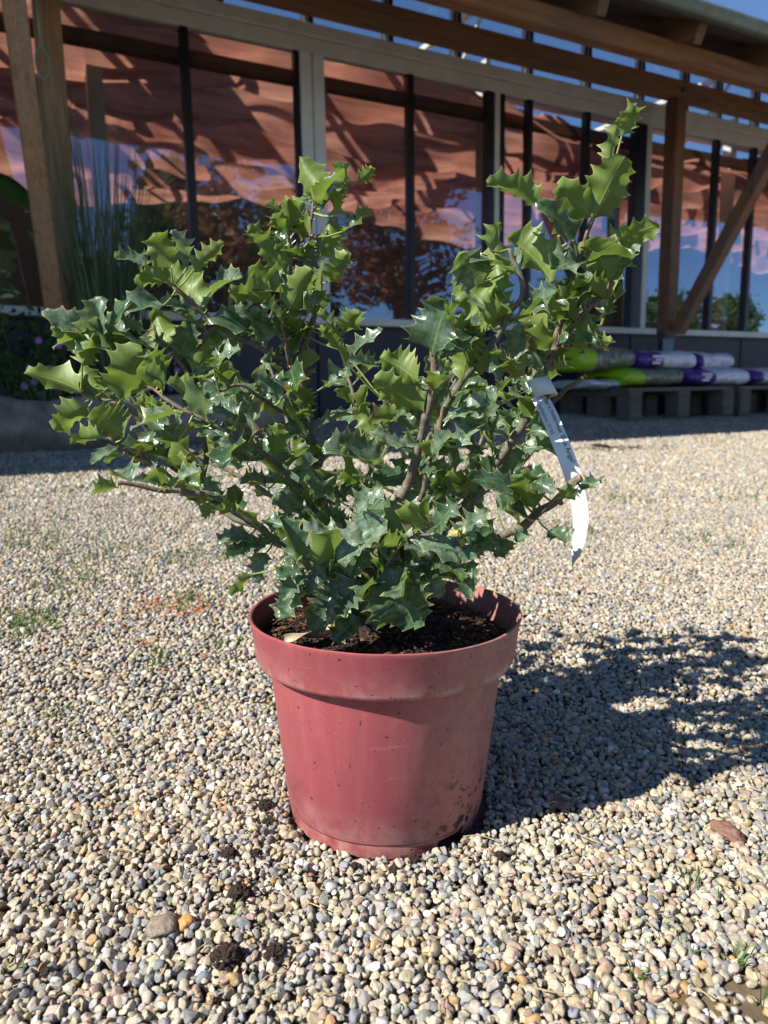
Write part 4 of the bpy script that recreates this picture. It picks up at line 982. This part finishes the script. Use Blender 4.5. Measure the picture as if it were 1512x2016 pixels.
DP = .494
sack(SA - .20, SA + .12, 4.40, 4.95, DP + .0, .07, [(1, 'white_film')], 'flat bluish white sack lying under the upper green sack at the pallet end', 5)
PH = [(.27, 'lime'), (.73, 'photo')]; PUW = [(.36, 'purple'), (.64, 'white_film')]
sz = lambda px, q: onq(px, 740, q).dot(WW)
a1, a2, a3 = sz(1236, 4.3), sz(1362, 4.3), sz(1490, 4.3)
sack(a1, a2 - .035, 4.3, 4.9, DP + .004, .155, PH, 'lime green and picture printed sack in the bottom row at the left', 1)
sack(a2, a3 - .035, 4.3, 4.9, DP + .004, .150, PUW, 'purple and white sack in the bottom row, right of the lime green one', 2)
sack(a3, a3 + (a3 - a2), 4.3, 4.9, DP + .004, .15, [(.12, 'purple'), (.88, 'white_film')], 'white sack in the bottom row cut by the right edge', 3)
b1, b2, b3, b4 = sz(1142, 4.4), sz(1262, 4.4), sz(1380, 4.4), sz(1448, 4.4)
sack(b1, b2 - .03, 4.4, 4.95, DP + .135, .19, PH, 'lime green and picture printed sack on top of the stack at the left', 6)
sack(b2, b3 - .03, 4.4, 4.95, DP + .142, .165, PUW, 'purple and white sack on top of the stack in the middle', 7)
sack(b3, b4, 4.4, 4.95, DP + .142, .155, [(.06, 'purple'), (.94, 'white_film')], 'short white sack on top of the stack at the right', 8)

# ------------------------------------------------------------------ raised bed with plants
def build_log():
    pts = [wp(s, 4.18 + .03 * pnoise(Vector((s, 0, 0))), g(4.1) + .125 + .02 * pnoise(Vector((s * .8, 3, 0)))) for s in np.linspace(-3.4, 1.55, 44)]
    mb = MB(); mb.tube(pts, [.145 + .03 * pnoise(Vector((i * .3, 0, 1))) for i in range(44)], 22, rough=.3, seed=3)
    tag(mb.build('log', M['log'], smooth=True), 'thick weathered log edging the planting bed at the left', 'log')
build_log()
def bed():
    V = []; nx, ny = 40, 10
    for i in range(nx):
        for j in range(ny):
            s = -3.4 + 5.0 * i / (nx - 1); q = 4.2 + .98 * j / (ny - 1); V.append(wp(s, q, .38 + .03 * pnoise(Vector((s * 3, q * 3, 0))) if i < nx - 1 else .2))
    Fc = [(i * ny + j, (i + 1) * ny + j, (i + 1) * ny + j + 1, i * ny + j + 1) for i in range(nx - 1) for j in range(ny - 1)]
    tag(mesh_obj('bed_soil', V, Fc, M['soil'], smooth=True), kind='structure')
bed()
def blades(n, c, h, spread, w, lean=.4, droop=.4, rs=random):
    V = []; Fc = []; C = []
    for _ in range(n):
        a = rs.uniform(0, 2 * pi); r = rs.random() ** .6 * spread; b = Vector(c) + Vector((cos(a) * r, sin(a) * r, 0))
        L = h * rs.uniform(.55, 1.1); ln = rs.uniform(.05, lean); az = a + rs.gauss(0, .5); d = Vector((cos(az), sin(az), 0)); sd_ = Vector((-sin(az + .8), cos(az + .8), 0)); k0 = len(V); tn = rs.random(); N = 6
        for i in range(N):
            t = i / (N - 1); p = b + Vector((0, 0, L * (t - droop * ln * t ** 3))) + d * (L * ln * t ** (1.6)); ww = w * (1 - t) ** .6 * .5 + .0001
            V += [p - sd_ * ww, p + sd_ * ww]; C += [(tn, 0, 0, 1)] * 2
        Fc += [(k0 + 2 * i, k0 + 2 * i + 1, k0 + 2 * i + 3, k0 + 2 * i + 2) for i in range(N - 1)]
    return V, Fc, C
def leafcloud(n, fn, size, rs=random, up=.5):
    V = []; Fc = []; C = []
    for _ in range(n):
        p = fn(); a = Vector((rs.gauss(0, 1), rs.gauss(0, 1), rs.gauss(0, .7))).normalized(); b = a.orthogonal().normalized()
        b = (b + Vector((0, 0, up * rs.random()))).normalized(); b = (b - a * b.dot(a)).normalized(); s_ = size * rs.uniform(.6, 1.3); k = len(V); tn = rs.random()
        V += [p - a * s_, p - b * s_ * .5, p - b * s_ * .35 + a * s_ * .5, p + a * s_, p + b * s_ * .35 + a * s_ * .5, p + b * s_ * .5]; C += [(tn, 0, 0, 1)] * 6
        Fc += [(k, k + 1, k + 2, k + 3, k + 4, k + 5)]
    return V, Fc, C
def pl(px, py, q): return onq(px, py, q)
def tall_grass():
    c = pl(228, 800, 4.75); c.z = .39; root = empty('tall_grass_clump', c); tag(root, 'tall clump of upright ornamental grass beside the left timber post', 'ornamental grass')
    V, Fc, C = blades(230, c, 1.75, .16, .012, .20, .3); mesh_obj('blades', V, Fc, M['grass_b'], root, colattr=C)
tall_grass()
def low_shrub(px, py, q, r, h, n, mat, label, name='leafy_shrub', size=.028):
    c = pl(px, py, q); c.z = .38; root = empty(name, c); tag(root, label, 'shrub', 'plants in the bed behind the log')
    def fn():
        while True:
            x, y, z = random.uniform(-1, 1), random.uniform(-1, 1), random.uniform(0, 1)
            if x * x + y * y + (z * .8) ** 2 < 1 and pnoise(Vector((x * 2 + px, y * 2, z * 2))) > -.18: return c + WW * x * r - NW * y * r * .7 + Vector((0, 0, z * h))
    V, Fc, C = leafcloud(n, fn, size); mesh_obj('foliage', V, Fc, mat, root, colattr=C)
    mb = MB()
    for _ in range(9):
        a = random.uniform(0, 6.28); mb.tube([c, c + Vector((cos(a) * r * .3, sin(a) * r * .3, h * .5)), c + Vector((cos(a) * r * .7, sin(a) * r * .6, h * .85))], [.009, .006, .003], 5)
    mb.build('stems', M['trunk'], root); return root, c, fn
low_shrub(40, 700, 4.9, .42, .62, 900, M['fol_mid'], 'green leafy shrub at the far left below the window')
for (px, q, r, h, lab) in ((150, 4.65, .32, .48, 'lilac flowered bush left of the tall grass'), (330, 4.7, .34, .52, 'lilac flowered bush right of the tall grass, half behind the holly'), (20, 4.5, .22, .30, 'low lilac flowered bush close to the log at the left edge')):
    root, c, fn = low_shrub(px, 700, q, r, h, 750, M['fol_dark'], lab, 'flowering_bush', .022)
    for _ in range(16):
        V = []; Fc = []; C = []
        p = fn() - WW * 0 + NW * .08; p.z = max(p.z, c.z + h * .3)
        for k in range(7):
            a = k * 2 * pi / 7; d = (WW * cos(a) + Vector((0, 0, sin(a)))) * .022; sd_ = (WW * -sin(a) + Vector((0, 0, cos(a)))) * .006; b = len(V)
            V += [p, p + d * .6 - sd_ + NW * .004, p + d, p + d * .6 + sd_ + NW * .004]; C += [(random.random(), 0, 0, 1)] * 4; Fc.append((b, b + 1, b + 2, b + 3))
        mesh_obj('flower', V, Fc, M['flower'], root, colattr=C)
c = pl(85, 800, 4.32); c.z = .39; root = empty('grass_clump', c); tag(root, 'short arching tuft of grass hanging over the log', 'grass')
V, Fc, C = blades(110, c, .34, .06, .008, 1.3, .8); mesh_obj('blades', V, Fc, M['grass_m'], root, colattr=C)
def bigleaf():
    c = pl(-25, 700, 5.0); c.z = .39; root = empty('broad_leaved_plant', c); tag(root, 'plant with one broad dark green leaf standing against the window at the left edge', 'plant')
    for (az, hh, L) in ((.3, 1.35, .42), (2.6, 1.0, .40), (4.4, .8, .36)):
        d = WW * cos(az) * .8 + NW * sin(az) * .35; top = c + Vector((0, 0, hh)); mb = MB(); mb.tube([c, c + Vector((0, 0, hh * .6)) + d * .03, top + d * .08], [.012, .009, .006], 7); mb.build('stalk', M['petiole'], root, smooth=True)
        V = []; nx, ny = 14, 7
        for i in range(nx):
            t = i / (nx - 1)
            for j in range(ny):
                v = j / (ny - 1) * 2 - 1; w_ = .15 * sin(pi * max(.02, t) ** .8) ** .7; V.append(top + d * .08 + d * (L * t) + Vector((0, 0, .18 * t - .38 * t * t)) + d.cross(Vector((0, 0, 1))).normalized() * v * w_ * .4 + Vector((0, 0, -abs(v) * w_ * .9)))
        mesh_obj('leaf', V, [(i * ny + j, (i + 1) * ny + j, (i + 1) * ny + j + 1, i * ny + j + 1) for i in range(nx - 1) for j in range(ny - 1)], M['fol_mid'], root, smooth=True, colattr=[(.4, 0, 0, 1)] * (nx * ny))
bigleaf()

# ------------------------------------------------------------------ behind the camera: what the glass mirrors
def mirrored(px, py, D):
    p = onq(px, py, QW + D); s = p.dot(WW); return s, QW - D, p.z
def tree(s, q, h, rad, crown0, mat, label, nleaf=2600, size=.11, name='tree'):
    b = wp(s, q, 0); root = empty(name, b); tag(root, label, 'tree', 'trees mirrored in the greenhouse glass')
    mb = MB(); tip = b + Vector((.1, 0, h * .9)); tr = catmull([b, b + Vector((.08, .05, h * .35)), b + Vector((-.05, 0, h * .65)), tip], 5)
    mb.tube(tr, [h * .022 * (1 - .85 * i / (len(tr) - 1)) for i in range(len(tr))], 9, rough=.2)
    clumps = []
    for k in range(22):
        z = crown0 + (h - crown0) * (k / 21); a = k * 2.4 + random.uniform(-.4, .4); e = 1 - abs((z - crown0) / (h - crown0) * 1.6 - .6) ** 1.5; rr = rad * max(.15, e) * random.uniform(.5, 1.0)
        st = b + Vector((0, 0, max(.3, z - rr * .5))); en = b + Vector((cos(a) * rr, sin(a) * rr, z)); mb.tube([st, (st + en) / 2 + Vector((0, 0, .05)), en], [h * .008, h * .005, h * .002], 5)
        clumps.append((en, rad * random.uniform(.22, .42))); clumps.append(((st + en) / 2, rad * random.uniform(.2, .36)))
    mb.build('trunk', M['trunk'], root, smooth=True)
    def fn():
        c_, r_ = random.choice(clumps); v = Vector((random.gauss(0, 1), random.gauss(0, 1), random.gauss(0, .6))); return c_ + v * r_ * .55
    V, Fc, C = leafcloud(nleaf, fn, size); mesh_obj('crown', V, Fc, mat, root, colattr=C)
def mtree(px, pytop, pybase, pxw, D, mat, label, n=2600, size=.11, crown=.3):
    s, q, z = mirrored(px, pytop, D); s2, _, _ = mirrored(px + pxw / 2, pytop, D); _, _, zb = mirrored(px, pybase, D)
    tree(s, q, z, max(.6, abs(s2 - s) * .8), zb + (z - zb) * crown, mat, label, n, size)
mtree(765, 215, 600, 330, 9, M['fol_red'], 'reddish brown autumn tree mirrored in the middle window', 7000, .085, .08)
mtree(440, 190, 560, 260, 12, M['fol_gold'], 'thin golden tree mirrored in the left window', 1500, .11, .15)
mtree(330, 330, 640, 300, 16, M['fol_dark'], 'dark green tree mirrored low in the left window', 3000, .2, .1)
mtree(560, 390, 650, 240, 18, M['fol_dark'], 'dark bushy tree mirrored beside the white frame post', 3000, .2, .05)
mtree(60, 400, 640, 260, 14, M['fol_dark'], 'dark tree mirrored in the pane left of the timber post', 2500, .2, .1)
for i, (px, top, w_) in enumerate(((1120, 560, 200), (1240, 590, 120), (1330, 575, 160), (1430, 590, 140), (960, 620, 160))):
    mtree(px, top, 660, w_, 24, M['fol_mid'], ['round green bush mirrored right of the pipe', 'small green bush mirrored near the brown post', 'green bush mirrored behind the diagonal brace', 'green bush mirrored at the right edge window', 'low green bush mirrored above the sill'][i], 1200, .2, .0)
def machine():
    s, q, z = mirrored(700, 560, 7); c = wp(s, q, 0); root = empty('garden_tractor', c); tag(root, 'red garden tractor mirrored low in the middle window', 'tractor')
    Z = Vector((0, 0, 1))
    mb = MB(); mb.frame_box(c + WW * .45 + Z * .95, WW, -NW, Z, .95, .55, .42, .08); mb.build('bonnet', M['redpaint'], root)
    mb = MB(); mb.frame_box(c - WW * .35 + Z * .72, WW, -NW, Z, .8, .8, .12, .03); mb.frame_box(c - WW * .55 + Z * 1.0, WW, -NW, Z, .45, .9, .08, .03); mb.build('mudguard', M['redpaint'], root)
    mb = MB(); mb.frame_box(c - WW * .35 + Z * .98, WW, -NW, Z, .42, .45, .1, .04); mb.frame_box(c - WW * .55 + Z * 1.2, WW, -NW, Z, .08, .45, .42, .03); mb.build('seat', M['tyre'], root)
    for (x, y, r, w_) in ((-.4, -.55, .55, .25), (-.4, .55, .55, .25), (.75, -.48, .33, .16), (.75, .48, .33, .16)):
        wc = c + WW * x - NW * y + Z * r; mb = MB(); prof = [(-w_ / 2, r * .55), (-w_ / 2, r * .92), (-w_ * .35, r), (w_ * .35, r), (w_ / 2, r * .92), (w_ / 2, r * .55)]
        n = 28; V = [wc - NW * o_ + (WW * cos(2 * pi * k / n) + Z * sin(2 * pi * k / n)) * rr for o_, rr in prof for k in range(n)]
        mb.add(V, [(i * n + k, i * n + (k + 1) % n, (i + 1) * n + (k + 1) % n, (i + 1) * n + k) for i in range(5) for k in range(n)]); wh = mb.build('wheel', M['tyre'], root, smooth=True)
        mb = MB(); mb.tube([wc + NW * w_ * .3, wc - NW * w_ * .3], r * .56, 20); o = mb.build('rim', M['whitebar'], None); o.parent = wh; o.matrix_parent_inverse = wh.matrix_world.inverted()
    mb = MB(); mb.bar(c - WW * .75 - NW * .35 + Z * .8, c - WW * .75 - NW * .35 + Z * 2.1, .05, .05, up=WW); mb.bar(c - WW * .75 + NW * .35 + Z * .8, c - WW * .75 + NW * .35 + Z * 2.1, .05, .05, up=WW); mb.bar(c - WW * .75 - NW * .35 + Z * 2.1, c - WW * .75 + NW * .35 + Z * 2.1, .05, .05); mb.build('roll_bar', M['tyre'], root)
machine()

# ------------------------------------------------------------------ small things on the gravel
def clod(px, py, r, label, mat, name='soil_clod', cat='clod', flat=.7, seed=0, grp=None, elong=1.0):
    p = ground_at(px, py); bm = bmesh.new(); bmesh.ops.create_icosphere(bm, subdivisions=3 if name != 'soil_clod' else 4, radius=1)
    for v in bm.verts:
        d = 1 + (.35 * pnoise(v.co * 1.6 + Vector((seed, 0, 0))) + (.32 * pnoise(v.co * 4.5 + Vector((0, seed, 0))) + .2 * pnoise(v.co * 10) if name == 'soil_clod' else .08 * pnoise(v.co * 4)))
        r_ = r * (.8 if name == 'soil_clod' else 1)
        v.co = Vector((v.co.x * d * r_ * elong, v.co.y * d * r_, v.co.z * d * r_ * flat))
    me = bpy.data.meshes.new(name); bm.to_mesh(me); bm.free(); me.materials.append(mat)
    o = bpy.data.objects.new(name, me); col.objects.link(o); o.location = p + Vector((0, 0, .003 + r * flat * .35)); o.rotation_euler = (0, 0, seed)
    if name != 'soil_clod': me.polygons.foreach_set('use_smooth', np.ones(len(me.polygons), bool))
    tag(o, label, cat, grp)
G_ = 'clods of dark soil spilled round the pot'
for i, (px, py, r, lab) in enumerate(((452, 1690, .010, 'dark soil clod left of the pot base'), (470, 1770, .013, 'larger dark soil clod below left of the pot'), (448, 1895, .015, 'largest dark soil clod, lying nearest the camera at the left'), (540, 1885, .010, 'dark soil clod beside the largest clod, on its right'), (505, 1685, .006, 'small soil clod between the left clods and the pot'), (522, 1590, .009, 'soil clod touching the left flank of the pot base'), (530, 1625, .008, 'soil clod wedged against the pot base at the lower left'), (985, 1694, .008, 'flat dark soil clod right of the pot base'), (815, 1700, .008, 'soil clod at the front of the pot base'), (700, 1712, .006, 'small crumb of soil below the front of the pot'), (775, 1722, .007, 'soil crumb just in front of the pot, near its centre'), (93, 1922, .006, 'tiny soil clod near the lower left corner'))):
    clod(px, py, r, lab, M['soil'], seed=i * 3.3, grp=G_, flat=.65)
clod(1180, 880, .05, 'far dark crumbly heap of soil beyond the tag', M['soil'], seed=5, grp=G_, flat=.25, elong=2.2)
clod(1430, 1645, .0135, 'rough brown stone by the right edge', M['stone_b'], 'stone', 'stone', .5, 2, 'larger stones in the gravel', 1.5)
clod(322, 1832, .0140, 'greyish brown flat stone at lower left', M['stone_g'], 'stone', 'stone', .5, 4, 'larger stones in the gravel', 1.1)
clod(368, 1826, .0085, 'orange stone next to the flat greyish brown stone', M['stone_o'], 'stone', 'stone', .7, 6, 'larger stones in the gravel')
clod(1105, 1590, .010, 'reddish brown stone at the edge of the shadow', M['stone_b'], 'stone', 'stone', .6, 9, 'larger stones in the gravel', 1.3)
GT = 'small grass seedlings sprouting in the gravel'
for i, (px, py, h, n, lab) in enumerate(((1250, 1920, .020, 16, 'bright tuft of grass at lower right, nearest the bottom edge'), (1445, 1895, .024, 16, 'larger grass tuft in the mud at the right edge'), (1345, 1870, .018, 8, 'small grass sprout between the two right tufts'), (1170, 2000, .024, 5, 'single long grass sprout at the bottom edge'), (448, 1795, .016, 10, 'grass sprout beside the dark clod at lower left'), (347, 1905, .014, 9, 'grass sprout left of the largest clod'), (520, 1842, .013, 8, 'grass sprout between the stones below the pot'), (580, 1645, .012, 8, 'grass sprout at the lower left foot of the pot'), (1296, 1815, .016, 8, 'grass sprout above the right tufts'), (1500, 1975, .032, 7, 'long bladed grass in the lower right corner'), (30, 1912, .022, 6, 'thin grass sprout at the left edge'))):
    p = ground_at(px, py); p.z -= .003; rs = random.Random(i); V, Fc, C = blades(n, p, h, .008, .0018, .9, .5, rs)
    tag(mesh_obj('grass_sprout', V, Fc, M['grass_m'], colattr=C), lab, 'grass sprout', GT)
# weeds thinly scattered over the far gravel
V = []; Fc = []; C = []; rs = random.Random(3)
spots = [(20, 1235, .09, 60), (75, 1230, .07, 40), (380, 1100, .10, 50), (150, 1080, .14, 60), (130, 1155, .08, 40), (240, 1110, .15, 50), (360, 1190, .06, 30), (1240, 985, .10, 60), (1440, 980, .10, 30), (1390, 1065, .10, 36), (1130, 1040, .08, 40), (1170, 1045, .06, 20), (220, 970, .25, 60), (60, 1060, .1, 40), (430, 1260, .04, 10), (300, 1300, .06, 12), (110, 1400, .05, 8), (1400, 1760, .03, 5), (200, 1040, .3, 80), (1300, 860, .5, 200), (1450, 830, .5, 200), (1000, 880, .3, 100), (100, 935, .5, 260), (400, 930, .4, 160), (1130, 850, .4, 200)]
for px, py, r, n in spots:
    c = ground_at(px, py)
    for _ in range(n):
        a = rs.uniform(0, 6.28); d = rs.random() ** .5 * r; p = c + Vector((cos(a) * d, sin(a) * d, 0)); p.z = gq(p.x, p.y) - .002
        v_, f_, c_ = blades(rs.choice((2, 3, 4)), p, rs.uniform(.014, .034), .008, .0028, 1.2, .5, rs); k = len(V); V += v_; C += c_; Fc += [tuple(i + k for i in q) for q in f_]
tag(mesh_obj('weeds', V, Fc, M['grass_m'], colattr=C), 'thin green weeds scattered through the gravel', kind='stuff')
mb = MB(); rs = random.Random(9)
for px, py, r, n in ((340, 1195, .085, 60), (370, 1210, .05, 26), (240, 1235, .07, 14), (310, 1270, .04, 10), (420, 1290, .03, 6), (290, 1190, .03, 16)):
    c = ground_at(px, py)
    for _ in range(n):
        a = rs.uniform(0, 6.28); d = rs.random() ** .6 * r; p = c + Vector((cos(a) * d, sin(a) * d, .0065)); b = rs.uniform(0, 6.28); L = rs.uniform(.006, .014)
        mb.tube([p, p + Vector((cos(b) * L * .5, sin(b) * L * .5, .002)), p + Vector((cos(b) * L, sin(b) * L, rs.uniform(-.001, .003)))], .0009, 4)
tag(mb.build('dry_needles', M['needle']), 'orange dry conifer needles scattered left of the pot', kind='stuff')
mb = MB()
for _ in range(60):
    px, py = rs.uniform(0, 1512), rs.uniform(1250, 2016); p = ground_at(px, py)
    if (p - PC).length < .14: continue
    b = rs.uniform(0, 6.28); L = rs.uniform(.01, .035); p.z += .0085; mb.tube([p, p + Vector((cos(b) * L * .5, sin(b) * L * .5, .0015)), p + Vector((cos(b + .2) * L, sin(b + .2) * L, 0))], .0006, 4)
tag(mb.build('straw', M['straw']), 'dry straw bits and stalks scattered on the gravel', kind='stuff')
# crumbs of soil round the pot foot
mb = MB(); var, f = stone_variants(1, 6, 6, 5)
for _ in range(900):
    a = rs.gauss(-1.9, 1.1); d = .118 + abs(rs.gauss(0, .028)); x, y = cos(a) * d, sin(a) * d; s_ = rs.uniform(.0006, .0022)
    w = var[rs.randrange(6)]; c = PC + Vector((x, y, rs.uniform(-.003, .003))); mb.add([c + Vector(p) * s_ for p in w], [tuple(q) for q in f])
for (px, py, sp_, n) in ((455, 1700, .03, 160), (470, 1770, .03, 130), (450, 1900, .03, 150), (520, 1600, .02, 120), (985, 1694, .02, 40), (1180, 882, .16, 500)):
    c0 = ground_at(px, py)
    for _ in range(n):
        c = c0 + Vector((rs.gauss(0, sp_), rs.gauss(0, sp_ * .7), rs.uniform(.001, .0065))); s_ = rs.uniform(.0005, .0021) * (3 if sp_ > .1 else 1); w = var[rs.randrange(6)]; mb.add([c + Vector(p) * s_ for p in w], [tuple(q) for q in f])
tag(mb.build('soil_crumbs', M['soil']), 'fine dark soil crumbs spilled on the stones around the pot', kind='stuff')
